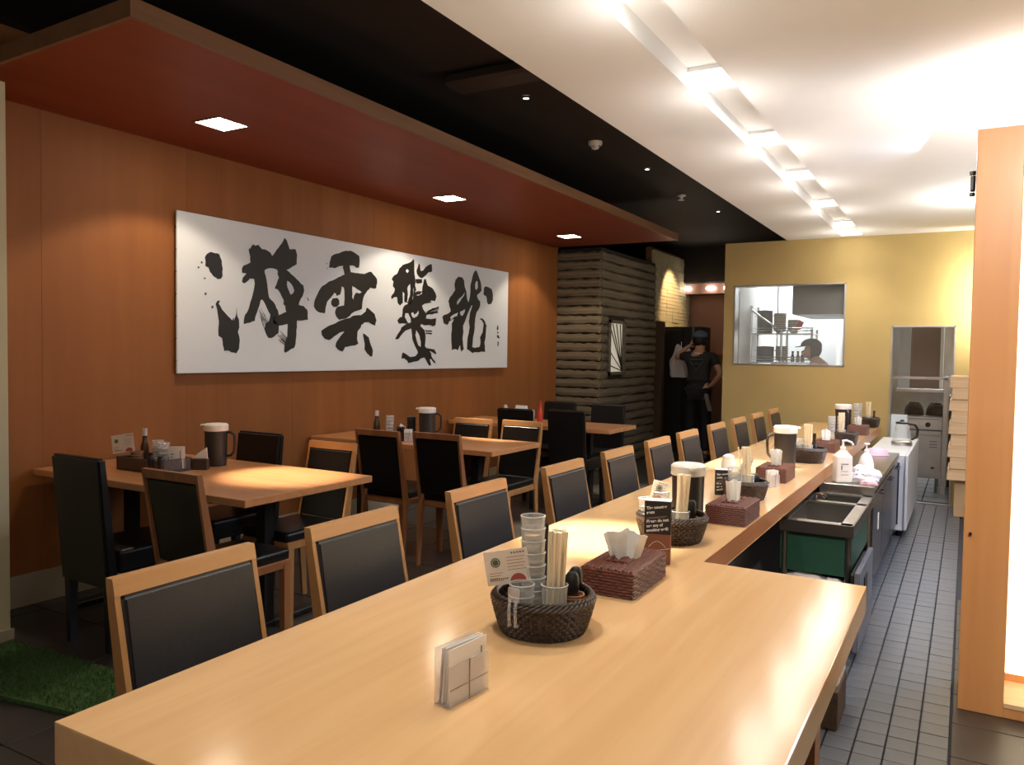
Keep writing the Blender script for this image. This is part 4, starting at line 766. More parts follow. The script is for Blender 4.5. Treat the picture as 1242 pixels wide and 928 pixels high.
# ---- station 2
W2 = 'second basket'
B2 = off((-0.841,2.617,0.740), 0, .115); basket_proto('round dark wicker basket second from the camera, before a black pitcher', B2, .120, .088); bp = B2+Vector((0,0,.006))
tumblers(off(bp,-.035,.0), 4, 'taller stack in the second basket', (0,-.03)); tumblers(off(bp,-.075,.02), 3, 'shorter stack in the second basket', (0,-.1))
chopsticks(off(bp,.022,-.04), 20, W2, (.0,.03), 2)
woven_cup(off(bp,.078,-.01), W2); use(shaker, off(bp,.070,.0,.03), (0,.0,0), 'black-capped shaker standing in the woven cup of the second basket', 'shaker', 'black-capped shakers')
use(shaker, off(bp,.068,.045,.0), (0,.0,0), 'black-capped shaker at the back of the second basket', 'shaker', 'black-capped shakers')
menu_card('white card with a small dark emblem leaning in the second basket', off(bp,-.055,-.01,.13), ANG+.1, (-.1,.25), .06, .075)
pitcher('black pitcher with white lid behind the second basket', off((-0.816,2.762,0.740),0,.17), ANG-PI*.5)
# ---- station 3
tissue_box('woven tissue box second from the camera, beside the second basket', (-.80,3.19,.74), .15, .25, .073, .0, .085, 2)
tent_sign('black card with white lettering second from the camera, behind the second pitcher', off((-0.964,3.698,0.740),0,.05), ANG-.2, .075, .12, False)
W3 = 'third basket'
B3 = off((-0.831,3.616,0.740), 0, .09); basket_proto('dark wicker basket third from the camera, with a leaning card', B3, .098, .08); bp = B3+Vector((0,0,.006))
tumblers(off(bp,-.045,-.015), 3, 'stack in the third basket', (0,-.08)); chopsticks(off(bp,.012,.0), 16, W3, (0,-.08), 3)
menu_card('tall white card leaning against the chopsticks of the third basket', off(bp,-.035,-.02,.05), ANG+.5, (0,.45), .06, .15)
use(shaker, off(bp,.055,.02,.0), (0,0,0), 'black-capped shaker in the third basket', 'shaker', 'black-capped shakers')
t = thing('sugar_jar', 'clear jar with a white lid beyond the second black pitcher', 'jar', off((-1.162,4.498,0.740),0,.0)); MB().lathe([(0,0),(.035,0),(.04,.05),(.03,.075),(0,.075)], 20).build('jar', 'salt', t, True); MB().lathe([(.032,.07),(.032,.09),(.012,.1),(0,.1)], 18).build('lid', 'whitep', t, True)
H3 = Vector((-0.836,4.090,0.740))+F_*.03; acrylic_holder('small clear card holder second from the camera, beside the third basket', H3, ANG+.5, .06, .085); cards_in(H3, ANG+.5, .06, .085, 3, 'white card standing in the second clear holder')
tissue_box('woven tissue box third from the camera', (-.875,4.37,.74), .15, .25, .073, .0, .09, 4)
pitcher('black pitcher with white lid and its handle to the left, third basket side', off((-0.899,4.843,0.740),0,.06), ANG, .245, .064)
# ---- station 4
W4 = 'fourth basket'
B4 = off((-0.796,5.128,0.740), 0, .10); basket_proto('dark wicker basket fourth from the camera, right of the third pitcher', B4, .10, .085); bp = B4+Vector((0,0,.006))
tumblers(off(bp,-.055,.01), 3, 'stack in the fourth basket'); chopsticks(off(bp,-.02,-.03), 14, W4, (0,0), 4); use(shaker, off(bp,.04,.0), (0,0,0), 'black-capped shaker in the fourth basket', 'shaker', 'black-capped shakers'); dark_bottle(off(bp,.05,.045), 'dark bottle in the fourth basket', .17)
tissue_box('woven tissue box fourth from the camera', off((-0.794,5.823,0.740),0,.11), .15, .25, .07, 0, .085, 5)
# ---- station 5
W5 = 'fifth basket'
B5 = off((-0.734,6.346,0.740), 0, .085); basket_proto('small dark basket fifth from the camera', B5, .078, .09); bp = B5+Vector((0,0,.006))
chopsticks(off(bp,-.03,.02), 12, W5, (0,0), 5)
for k, (px_, l) in enumerate(((0, 'left'), (.075, 'right'))):
    q = off((-0.920,6.686,0.740), px_, 0)
    tumblers(q, 5, l+' tumbler pile before the fourth pitcher', (0,0), .026)
pitcher('black pitcher with white lid fourth from the camera, behind tumbler piles', off((-0.875,7.362,0.740),-.02,.07), ANG+PI*.5, .25, .066)
tissue_box('woven tissue box fifth from the camera', off((-0.749,7.289,0.740),0,.10), .15, .22, .075, 0, .08, 7)
# ---- station 6
W6 = 'farthest basket'
B6 = off((-0.745,8.127,0.740), 0, .07); basket_proto('small dark basket farthest from the camera, by the ochre wall', B6, .075, .085); bp = B6+Vector((0,0,.006))
chopsticks(off(bp,-.02,.0), 12, W6, (0,0), 6); dark_bottle(off(bp,.04,.02), 'dark bottle in the farthest basket', .15)
tumblers(off(B6,-.15,-.02), 6, 'left pile by the farthest basket'); tumblers(off(B6,-.10,.04), 6, 'right pile by the farthest basket')

# ================================================================ THINGS ON THE DINING TABLES
def tray(p, rz, label, w=.30, d=.17):
    t = thing('condiment_tray', label, 'tray', p, rz); MB().box(-w/2,w/2,-d/2,d/2,0,.012,.003).build('base', 'wicker', t)
    for (x0,x1,y0,y1) in ((-w/2,w/2,-d/2,-d/2+.01),(-w/2,w/2,d/2-.01,d/2),(-w/2,-w/2+.01,-d/2,d/2),(w/2-.01,w/2,-d/2,d/2)): MB().box(x0,x1,y0,y1,.01,.07,.003).build('side', 'wicker', t)
    return t
T1 = Vector((-3.79,2.72,.74)); tray(T1, 0, 'dark woven tray of condiments on the nearest dining table', .36, .2)
dark_bottle(T1+Vector((-.12,.03,.013)), 'dark bottle with pale cap in the tray on the nearest dining table', .20, .022, 'cream')
menu_card('white card with a green emblem on the nearest dining table', T1+Vector((-.17,-.06,.085)), ANG, (-.1,-.16), .12, .10)
woven_cup(T1+Vector((-.10,-.03,.013)), 'tray on the nearest dining table', .03, .08)
tumblers(T1+Vector((.07,.0,.013)), 3, 'right stack in the nearest table tray', (0,.1)); tumblers(T1+Vector((-.02,.04,.013)), 3, 'left stack in the nearest table tray')
for k, (dx, dy) in enumerate(((.20,-.16),(.25,-.14))): use(shaker, T1+Vector((dx,dy,0)), (0,0,0), 'black-capped glass shaker on the nearest dining table, '+('left','right')[k]+' of the pair', 'shaker', 'black-capped shakers')
HT = T1+Vector((.14,.05,.013)); cards_in(HT, ANG+.1, .08, .12, 3, 'pale booklet standing in the tray on the nearest dining table')
t = thing('napkin_stand', 'dark stand with a slanted white napkin on the nearest dining table', 'napkin holder', (-3.60,2.86,.74), ANG); MB().box(-.05,.05,-.02,.02,0,.06,.003).build('stand', 'wicker', t); MB().poly([(-.045,0,.05),(.045,0,.05),(.04,0,.12),(-.01,0,.085)], (0,.006,0)).build('napkin', 'cardw', t)
pitcher('black pitcher with white lid on the nearest dining table', (-3.66,3.02,.74), ANG+PI, .235, .062)
T2 = Vector((-3.78,4.72,.74))
dark_bottle((-3.907,4.720,0.801)[:2]+(.74,), 'dark bottle with a pale cap on the middle dining table', .20, .025, 'cream')
tumblers((-3.787,4.720,0.808)[:2]+(.74,), 4, 'pile on the middle dining table', (0,.05))
use(shaker, (-3.598,4.600,0.780)[:2]+(.74,), (0,0,0), 'black-capped shaker on the middle dining table, left one', 'shaker', 'black-capped shakers'); use(shaker, (-3.560,4.600,0.783)[:2]+(.74,), (0,0,0), 'black-capped shaker on the middle dining table, right one', 'shaker', 'black-capped shakers')
t = thing('napkin_stand', 'folded white napkin in a low stand on the middle dining table', 'napkin holder', (-3.701,4.750,0.811)[:2]+(.74,), ANG); MB().box(-.04,.04,-.02,.02,0,.05,.003).build('stand', 'wicker', t); MB().poly([(-.035,0,.045),(.045,0,.045),(.035,0,.085),(0,0,.11)], (0,.006,0)).build('napkin', 'cardw', t)
acrylic_holder('clear holder of white cards on the middle dining table', (-3.523,4.620,0.771)[:2]+(.74,), ANG, .06, .09); cards_in((-3.523,4.620,0.771)[:2]+(.74,), ANG, .06, .09, 3, 'white card in the holder on the middle dining table')
t = thing('tea_tin', 'black cylindrical tin beside the pitcher on the middle dining table', 'tin', (-3.675,4.850,0.805)[:2]+(.74,)); MB().lathe([(0,0),(.033,0),(.033,.15),(0,.15)], 20).build('body', 'black', t, True); MB().lathe([(.034,.13),(.034,.155),(.02,.162),(0,.162)], 20).build('lid', 'pitcher', t, True)
pitcher('black pitcher with white lid on the middle dining table', (-3.528,4.850,0.814)[:2]+(.74,), ANG+PI, .235, .062)
t = thing('napkin_stand', 'dark box with white napkins on the farthest dining table', 'napkin holder', (-3.696,6.600,0.892)[:2]+(.74,), ANG); MB().box(-.07,.07,-.04,.04,0,.11,.004).build('stand', 'black', t); MB().poly([(-.06,0,.10),(.07,0,.10),(.06,0,.15),(-.05,0,.155)], (0,.02,0)).build('napkin', 'cardw', t)
menu_card('white card leaning left of the napkin box on the farthest dining table', (-3.813,6.580,0.903)[:2]+(.78,), ANG, (0,-.35), .03, .12)
tumblers((-3.589,6.620,0.832)[:2]+(.74,), 2, 'pile on the farthest dining table')
dark_bottle((-3.515,6.650,0.795)[:2]+(.74,), 'red squeeze bottle on the farthest dining table', .20, .026, 'redbottle', 'redbottle')

# ================================================================ UNDER-COUNTER KITCHEN EQUIPMENT
t = thing('sink_unit', 'stainless double sink unit below the counter with a dark green panel', 'sink', (-.60, 4.45, 0))
b = MB(); X0, X1, Ya, Yb = -.17, .155, -.47, .45; zt = .61
for (x0,x1,y0,y1) in ((X0,X1,Ya,Ya+.05),(X0,X1,.12,.17),(X0,X1,Yb-.03,Yb),(X0,X0+.03,Ya,Yb),(X1-.05,X1,Ya,Yb)): b.box(x0,x1,y0,y1,zt-.012,zt)
b.build('rim', 'steel', t)
for (y0,y1) in ((Ya+.05,.12),(.17,Yb-.03)):
    b = MB(); x0, x1 = X0+.03, X1-.05; z0 = zt-.16
    b.box(x0,x1,y0,y1,z0,z0+.004).box(x0-.003,x0,y0,y1,z0,zt-.01).box(x1,x1+.003,y0,y1,z0,zt-.01).box(x0,x1,y0-.003,y0,z0,zt-.01).box(x0,x1,y1,y1+.003,z0,zt-.01); b.build('basin', 'steeld', t)
MB().box(X0,X1+.004,Ya-.012,Ya,zt-.055,zt).build('apron', 'steeld', t); MB().box(X1,X1+.008,Ya,Yb,zt-.055,zt).build('apron', 'steeld', t)
MB().box(X0,X1-.03,Ya+.02,Ya+.035,.36,.55).build('green_panel', 'green', t); MB().box(X1-.028,X1-.016,Ya+.02,Yb,.36,.55).build('green_panel', 'green', t)
for (x, y) in ((X0+.02,Ya+.02),(X1-.015,Ya+.02),(X0+.02,Yb-.02),(X1-.015,Yb-.02)): MB().tube([(x,y,0),(x,y,zt-.02)], .014, 8).build('leg', 'steeld', t, True)
MB().tube([(-.10,.14,zt),(-.10,.14,zt+.03),(-.07,.12,zt+.04),(-.04,.09,zt+.03)], .008, 8).build('tap', 'chrome', t, True)
t = thing('waste_bin', 'grey plastic box under the sink with a crumpled white bag', 'bin', (-.61, 4.13, 0)); MB().hexa([(-.11,-.12,0),(.11,-.12,0),(.11,.12,0),(-.11,.12,0)],[(-.13,-.13,.30),(.13,-.13,.30),(.13,.13,.30),(-.13,.13,.30)]).build('body', 'greyp', t); MB().box(-.135,.135,-.135,.135,.29,.31,.004).build('rim', 'greyp', t)
def crumple(name, c, r, m, label, cat, seed, sc=(1,1,.6)):
    b = bmesh.new(); bmesh.ops.create_icosphere(b, subdivisions=4, radius=r); rr = random.Random(seed)
    ph = [rr.uniform(0,6) for _ in range(6)]
    for v in b.verts:
        n = v.co.normalized(); k = 1+.09*math.sin(7*n.x+ph[0]+3*n.z)+.08*math.sin(8*n.y+ph[1]+4*n.x)+.05*math.sin(13*n.z+ph[2]+7*n.y)
        v.co = Vector((n.x*r*k*sc[0], n.y*r*k*sc[1], max(n.z*r*k*sc[2], -.35*r*sc[2])+.35*r*sc[2]))
    mb = MB(); mb.b.free(); mb.b = b; o = mb.build(name, m, None, True); o.location = c; return tag(o, label, cat)
crumple('plastic_bag', (-.66,4.05,.305), .085, 'cloth', 'crumpled white bag lying on the grey box under the sink', 'bag', 3, (1.1,.6,.4))
crumple('plastic_bag', (-.53,4.02,.305), .045, 'cloth', 'small white crumpled bag at the right corner of the grey box', 'bag', 4)
# pulled-out cabinet front
t = thing('cabinet_drawer', 'grey-blue drawer front with a dark slot, low beside the sinks', 'drawer', (-.405, 4.15, 0))
MB().box(-.012,.012,-.28,.30,.05,.42,.004).build('front', 'door', t); MB().box(.011,.016,-.10,.02,.20,.36,.002).build('slot', 'black', t); MB().box(-.03,-.012,-.26,.28,.05,.40).build('inner_panel', 'black', t)
for q in (-.2,.2): MB().tube([(-.05,q,0),(-.05,q,.05)], .015).build('leg', 'black', t)
# black refrigerated cabinet with steel worktop
t = thing('undercounter_cabinet', 'black undercounter cabinet with a steel worktop beside the kitchen aisle', 'cabinet', (-.60, 5.85, 0))
MB().box(-.12,.14,-.93,.93,.08,.62,.003).build('body', 'cab', t)
w_ = MB().box(-.13,.165,-.95,.93,.63,.665,.003).build('worktop', 'steeld', t); MB().box(-.13,.165,-.952,-.94,.60,.66).build('splash_lip', 'steeld', w_)
for (y0,y1) in ((-.92,-.32),(-.31,.30),(.31,.92)):
    d_ = MB().box(.14,.158,y0,y1,.10,.60,.004).build('door', 'cab', t); MB().tube([(.158,y1-.16,.565),(.172,y1-.16,.565),(.172,y1-.05,.565),(.158,y1-.05,.565)], .008, 6).build('handle', 'black', d_, True)
MB().box(.158,.161,-.62,-.58,.36,.46).build('label', 'cardw', t)
for y in (-.85,.85):
    for x in (-.08,.1): MB().tube([(x,y,0),(x,y,.09)], .018).build('leg', 'black', t)
# white refrigerator
t = thing('refrigerator', 'low white refrigerator with a dark side recess at the far end of the counter', 'refrigerator', (-.56, 7.55, 0))
MB().box(-.12,.165,-.72,.75,.05,.645,.006).build('body', 'fridge', t); MB().box(.165,.185,-.74,.75,.06,.645,.004).build('door', 'fridge', t)
MB().box(.07,.125,-.735,-.718,.10,.585).build('dark_recess', 'cab', t); MB().box(.035,.07,-.75,-.72,.06,.60).build('handle_strip', 'fridge', t)
MB().box(.05,.11,-.78,-.72,.05,.085,.004).build('hinge', 'chrome', t)
for y in (-.65,.65):
    for x in (-.08,.13): MB().tube([(x,y,0),(x,y,.06)], .02).build('foot', 'black', t)
# kettle
t = thing('kettle', 'glass kettle with a black handle on the white refrigerator', 'kettle', (-.475, 7.62, .645), .3)
MB().lathe([(.07,.0),(.075,.02),(.07,.1),(.052,.17),(.05,.19)], 24).build('jug', 'glass', t, True); MB().lathe([(0,0),(.082,0),(.082,.03),(.075,.035),(0,.035)], 24).build('base', 'steel', t, True); MB().lathe([(.052,.185),(.052,.2),(.02,.205),(.012,.22),(0,.22)], 20).build('lid', 'black', t, True)
MB().tube([(.05,0,.185),(.10,0,.18),(.125,0,.14),(.12,0,.08),(.075,0,.05)], .011, 8).build('handle', 'black', t, True)
# worktop items
def pump(label, loc, h, r, square, rz):
    t = thing('pump_bottle', label, 'bottle', loc, rz, 'white pump bottles on the steel worktop')
    if square: MB().box(-r,r,-r*.7,r*.7,0,h*.62,.01,seg=3).build('body', 'whitep', t, True); MB().hexa([(-r*.9,-r*.6,h*.61),(r*.9,-r*.6,h*.61),(r*.9,r*.6,h*.61),(-r*.9,r*.6,h*.61)],[(-r*.3,-r*.3,h*.74),(r*.3,-r*.3,h*.74),(r*.3,r*.3,h*.74),(-r*.3,r*.3,h*.74)]).build('shoulder', 'whitep', t); MB().box(-r*.62,r*.62,-r*.7-.001,-r*.7+.001,h*.12,h*.5).build('label', 'cardw', t); MB().box(-r*.45,r*.45,-r*.7-.002,-r*.7,h*.18,h*.19).box(-r*.45,r*.4,-r*.7-.002,-r*.7,h*.26,h*.27).box(-r*.45,r*.45,-r*.7-.002,-r*.7,h*.42,h*.44).box(-r*.45,-r*.3,-r*.7-.002,-r*.7,h*.3,h*.40).build('print', 'grey', t)
    else: MB().lathe([(0,0),(r,0),(r*1.02,h*.3),(r*.75,h*.55),(r*.3,h*.68),(0,h*.68)], 20).build('body', 'whitep', t, True)
    MB().lathe([(r*.3,h*.72),(r*.34,h*.8),(r*.15,h*.83),(r*.12,h*.93),(0,h*.93)] if square else [(r*.33,h*.66),(r*.33,h*.76),(r*.12,h*.8),(r*.1,h*.93),(0,h*.93)], 16).build('collar', 'whitep', t, True)
    MB().tube([(-.006,0,h*.95),(.02,0,h*.965),(.05,0,h*.92),(.06,0,h*.86)] if square else [(-.014,0,h*.95),(.018,0,h*.95)], .0065, 8).build('spout', 'whitep', t, True); return t
pump('tall square white pump bottle at the near end of the steel worktop', (-.62,4.99,.665), .255, .047, True, ANG)
pump('rounder white pump bottle behind the patterned cloth', (-.535,5.42,.665), .20, .045, False, ANG)
c_ = crumple('patterned_cloth', (-.525,5.14,.664), .085, 'cloth', 'crumpled white cloth with black and pink pattern on the steel worktop', 'cloth', 8, (1.0,1.5,.75))
spots = bmesh.new(); rr = random.Random(2)
for v in list(c_.data.vertices)[::3]:
    n = v.normal
    if n.z > -.1 and rr.random() < .42:
        u = n.orthogonal().normalized(); w = n.cross(u); s = rr.uniform(.003,.006); p = v.co+n*.0009
        spots.faces.new([spots.verts.new(p+u*s*math.cos(a)+w*s*math.sin(a)) for a in (0,1.2,2.5,3.8,5.1)])
me = bpy.data.meshes.new('printed_pattern'); spots.to_mesh(me); me.materials.append(M['black']); o = bpy.data.objects.new('printed_pattern', me); C.objects.link(o); o.parent = c_
crumple('sponge_cloth', (-.47,4.97,.664), .032, 'pinkcloth', 'bright pink cloth scrap beside the patterned cloth', 'cloth', 9, (1.4,.7,.7))
crumple('white_rag', (-.47,5.32,.664), .035, 'cloth', 'small white rag at the aisle edge of the worktop', 'cloth', 12, (1,1.2,.9))
t = thing('pink_bowl', 'upturned pale pink plastic bowl at the far end of the worktop', 'bowl', (-.575,6.55,.665)); MB().lathe([(.085,0),(.08,.02),(.06,.045),(.03,.052),(0,.052)], 24).build('shell', 'pinkcloth', t, True); MB().lathe([(.083,0),(.09,.003),(.083,.008)], 24).build('rim', 'pinkcloth', t, True)
# dim objects under the right edge of the wide counter
t = thing('low_crate', 'small dark crate with a clear bag on the floor behind the wide counter', 'crate', (-.45, 3.25, 0)); MB().box(-.08,.07,-.12,.12,0,.15,.004).build('body', 'bamboo', t); MB().box(-.07,.07,-.11,.11,.16,.22,.02,seg=3).build('clear_bag', 'plast', t)
# tray stack
base_ = tag(MB().box(-.07,.5,-.17,.25,0,.33,.003).build('wooden_crate', 'palex'), 'plain wooden box under the stack of trays beside the kitchen doorway', 'box'); base_.location = (0, 8.18, 0)
tr = thing('wooden_tray', '', 'tray', (0,0,0), 0, 'stacked shallow wooden trays by the doorway'); hh = .100
for (x0,x1,y0,y1) in ((-.12,.48,-.24,-.222),(-.12,.48,.222,.24),(-.12,-.102,-.222,.222),(.462,.48,-.222,.222)): MB().box(x0,x1,y0,y1,0,hh,.002).build('side', 'pale', tr)
MB().box(-.102,.462,-.222,.222,.004,.012).build('bottom', 'palex', tr)
MB().box(-.126,-.12,-.24,-.2,.0,.055).build('corner_block', 'palex', tr)
N_ = 9; nm = ['lowest tray of the stack', 'second tray from the bottom of the stack', 'third tray from the bottom of the stack', 'fourth tray from the bottom of the stack', 'middle tray of the stack', 'fourth tray from the top of the stack', 'third tray from the top of the stack', 'second tray from the top of the stack', 'topmost tray of the stack']
for k in range(N_):
    loc = (.0+(.012 if k % 2 else -.006), 8.18+(.0 if k % 3 else .01), .33+k*(hh+.002)); L = 'pale wooden tray beside the kitchen doorway, '+nm[k]
    if k == 0: tr.location = loc; tr['label'] = L
    else: dup(tr, loc, 0, L)

# ================================================================ KITCHEN SEEN THROUGH THE DOORWAY
light('AREA', 'kitchen_ceiling_light', (-.9, 10.6, 2.54), 120, (.97,.98,1), (-.9, 10.6, 0), shape='RECTANGLE', size=2.2, size_y=1.2)
t = thing('steam_cabinet', 'stainless cooker cabinet with a black knob inside the kitchen doorway', 'cooker', (-.37, 9.55, 0))
MB().box(-.16,.155,-.25,.3,.15,.60,.004).build('body', 'steel', t); MB().box(-.16,.155,-.27,.3,.655,.77,.004).build('control_panel', 'steel', t); MB().box(-.16,.155,-.29,.3,.60,.65,.003).build('drip_ledge', 'steel', t); MB().box(-.17,.165,-.30,.3,.77,.79,.003).build('top', 'steel', t)
MB().lathe([(0,0),(.026,0),(.022,.03),(0,.03)], 18).build('knob', 'black', t, True).matrix_local = Matrix.Translation((.03,-.27,.71)) @ Matrix.Rotation(PI/2, 4, 'X')
MB().box(.05,.12,-.253,-.249,.53,.54).box(.05,.12,-.253,-.249,.50,.51).box(.05,.12,-.253,-.249,.47,.48).build('vent', 'grey', t); MB().box(.07,.10,-.255,-.249,.25,.27).build('badge', 'black', t)
for x in (-.13,.12):
    for y in (-.22,.25): MB().tube([(x,y,0),(x,y,.16)], .014).build('leg', 'steeld', t, True)
for k, x in enumerate((-.48, -.275)):
    t = thing('bamboo_strainer', 'dark round bamboo strainer on the cooker, '+('left','right')[k]+' of two', 'strainer', (x, 9.42, .80), 0, 'bamboo strainers'); b = MB()
    b.lathe([(.085,0),(.095,.0),(.098,.012),(.085,.014)], 24); b.build('hoop', 'bamboo', t, True)
    b = MB()
    for i in range(7):
        z = .02+i*.018; r_ = .085*math.sqrt(max(.05, 1-(i/7)**2)); b.tube([((r_+(.002 if q % 2 else -.002))*math.cos(2*PI*q/24), (r_+(.002 if q % 2 else -.002))*math.sin(2*PI*q/24), z) for q in range(24)], .010, 5, closed=True)
    b.build('woven_dome', 'bamboo', t, True)
t = thing('equipment_rack', 'steel post frame with a rail in the kitchen doorway', 'rack', (-.40, 9.25, 0))
for x in (.215, .19-.0): pass
MB().box(.195,.235,-.02,.02,0,1.2,.002).build('post', 'steel', t); MB().box(.195,.235,.5,.54,0,1.2,.002).build('post', 'steel', t); MB().box(-.32,.235,-.02,.02,1.18,1.21,.002).build('rail', 'steel', t); MB().box(.195,.235,0,.5,1.18,1.21,.002).build('rail', 'steel', t)
t = thing('extractor_hood', 'steel hood with brown and pale panels above the cooker', 'hood', (-.40, 10.2, 0))
MB().box(-.29,.20,-.3,.3,1.02,1.06,.003).build('lip', 'steel', t)
MB().box(-.29,-.17,-.1,.3,1.06,1.95).build('pale_panel', 'fridge', t); MB().box(-.17,.13,-.05,.3,1.06,1.95).build('brown_panel', 'brownw', t); MB().box(.13,.16,-.1,.3,1.06,1.95).build('frame', 'whitep', t)
tag(MB().box(-.24,.10,10.5,10.6,.0,2.4).build('wall_panel_sheet', 'steel'), 'grey-green steel sheet at the right of the kitchen doorway view', 'panel')
tag(MB().box(-1.0,-.2,10.9,10.95,.7,2.2).build('back_splash', 'steel'), 'pale steel splashback behind the cooker', 'panel')
t = thing('side_cabinet', 'dark brown cabinet beside the cooker behind the steel post', 'cabinet', (-.10, 9.9, 0)); MB().box(-.06,.15,-.1,.3,0,.98).build('body', 'bamboo', t); MB().box(-.05,.03,-.11,-.10,1.0,1.12).box(-.06,.15,-.1,.3,.98,1.0).build('notice', 'cardw', t)

# ================================================================ KITCHEN SEEN THROUGH THE PASS WINDOW
t = thing('shelving_rack', 'steel shelving rack with pots and bowls seen through the pass window', 'rack', (-1.93, 9.8, 0))
for x in (-.33,.02,.36):
    for y in (-.15,.2): MB().tube([(x,y,0),(x,y,2.0 if x < 0 else 1.72)], .014).build('post', 'steel', t, True)
for z in (1.33,1.67):
    s_ = MB().box(-.34,.38,-.17,.22,z-.012,z,.002).build('shelf', 'steel', t); MB().tube([(-.34,-.17,z+.03),(.38,-.17,z+.03)], .006).tube([(-.34,-.17,z+.06),(.38,-.17,z+.06)], .006).build('guard_rail', 'chrome', s_, True)
MB().tube([(-.33,-.16,1.95),(.0,-.16,1.70)], .012).build('brace', 'steel', t, True)
def pot(loc, r, h, m, label):
    t = thing('stock_pot', label, 'pot', loc, 0); MB().lathe([(0,0),(r,0),(r,h),(r-.004,h),(r-.004,.01),(0,.01)], 24).build('body', m, t, True); MB().lathe([(r+.004,h),(r+.004,h+.01),(.02,h+.02),(0,h+.02)], 24).build('lid', m, t, True)
    for s in (-1,1): MB().tube([(s*r,-.03,h*.8),(s*(r+.03),-.02,h*.8),(s*(r+.03),.02,h*.8),(s*r,.03,h*.8)], .006).build('handle', 'chrome', t, True)
pot((-2.13,9.78,1.672), .09, .26, 'greyp', 'dark tall pot on the upper shelf behind the pass window')
pot((-2.12,9.80,1.332), .10, .17, 'greyp', 'dark wide pot on the lower shelf behind the pass window')
bw = thing('noodle_bowl', '', 'bowl', (0,0,0)); MB().lathe([(0,0),(.035,0),(.035,.008),(.065,.03),(.075,.055),(.072,.055),(.06,.03),(.03,.012),(0,.012)], 20).build('body', 'cream', bw, True); MB().lathe([(.074,.053),(.077,.056),(.073,.058)], 20).build('rim', 'bowl', bw, True)
for k in range(8): use(bw, (-1.96,9.80,1.672+k*.026), (0,0,0), 'cream bowl in the pile beside the tall pot on the upper shelf', 'bowl', 'bowls beside the tall pot')
for k in range(5): use(bw, (-1.80,9.82,1.672+k*.026), (0,0,0), 'cream bowl in the right-hand pile on the upper shelf', 'bowl', 'bowls on the right of the upper shelf')
for k in range(6): use(bw, (-1.93,9.80,1.332+k*.026), (0,0,0), 'cream bowl in the pile on the lower shelf', 'bowl', 'bowls on the lower shelf')
for k, x in enumerate((-1.80,-1.74,-1.69)): dark_bottle((x,9.78,1.334), 'dark sauce bottle on the lower shelf, '+('left','middle','right')[k]+' of three', .13, .022)
tag(MB().box(-1.76,-1.70,9.75,9.78,1.70,1.82,.006,Matrix.Rotation(.4,3,'Y')).build('red_ladle_rest', 'redbottle'), 'small red utensil on the upper shelf behind the pass window', 'utensil')
tag(MB().box(-1.72,-.70,9.25,10.6,1.87,2.5,.004).build('kitchen_hood', 'kgrey'), 'large dark grey extractor hood seen at the top right of the pass window', 'hood')
t = thing('kitchen_cupboard', 'white cupboard doors at the back left of the kitchen', 'cupboard', (-2.0,11.2,0)); MB().box(-.27,.5,0,.35,1.2,2.4,.004).build('body', 'kwall', t)
for x in (-.26,.12): MB().box(x,x+.36,-.02,0,1.22,2.38,.003).build('door', 'fridge', t)
tag(MB().box(-2.26,-2.19,8.74,8.80,0,2.1,.002).build('timber_post', 'fascia'), 'brown upright post just inside the left of the pass window', 'post')
t = thing('price_board', 'pale sheet with small dark marks on the back kitchen wall', 'notice', (-1.30,11.55,1.5)); MB().box(-.12,.12,0,.03,-.1,.25).build('sheet', 'fridge', t)
for i in range(4): MB().box(-.09,-.02,-.004,0,-.05+i*.07,-.02+i*.07).box(.03,.10,-.004,0,-.05+i*.07,-.02+i*.07).build('mark', 'grey', t)

# ================================================================ PEOPLE
def hand(fn, nodes, edges, k, wrist, d, up, side, curl=.3):
    """palm and five fingers grown from the wrist node k"""
    d, up, side = Vector(d).normalized(), Vector(up).normalized(), Vector(side).normalized(); w = Vector(wrist)
    nodes[k+'_palm'] = (w+d*.045, .026, .016); edges.append((k, k+'_palm'))
    nodes[k+'_kn'] = (w+d*.080, .030, .014); edges.append((k+'_palm', k+'_kn'))
    for i, (o, L) in enumerate(((-.030,.062),(-.010,.076),(.010,.072),(.029,.055))):
        a, b_ = k+'f%da' % i, k+'f%db' % i
        nodes[a] = (w+d*.105+side*o, .0095); nodes[b_] = (w+d*(.105+L*(1-curl*.5))+side*o-up*L*curl, .007); edges += [(k+'_kn', a), (a, b_)]
    nodes[k+'ta'] = (w+d*.055-side*.038-up*.008, .011); nodes[k+'tb'] = (w+d*.085-side*.052-up*.02, .0085); edges += [(k+'_palm', k+'ta'), (k+'ta', k+'tb')]
def person(label, P, clothes, loc=(0,0,0)):
    t = thing('person', label, 'person', loc)
    nodes = dict(P['nodes']); edges = list(P['edges'])
    for h in P.get('hands', []): hand(None, nodes, edges, *h)
    skinned('body', nodes, edges, 'pelvis', 'skin', t, 2)
    for name, m, ns, es, root in clothes: skinned(name, ns, es, root, m, t, 2)
    return t
def sub(nodes, keys, grow): return {k: (nodes[k][0],)+tuple(x+grow for x in nodes[k][1:]) for k in keys}
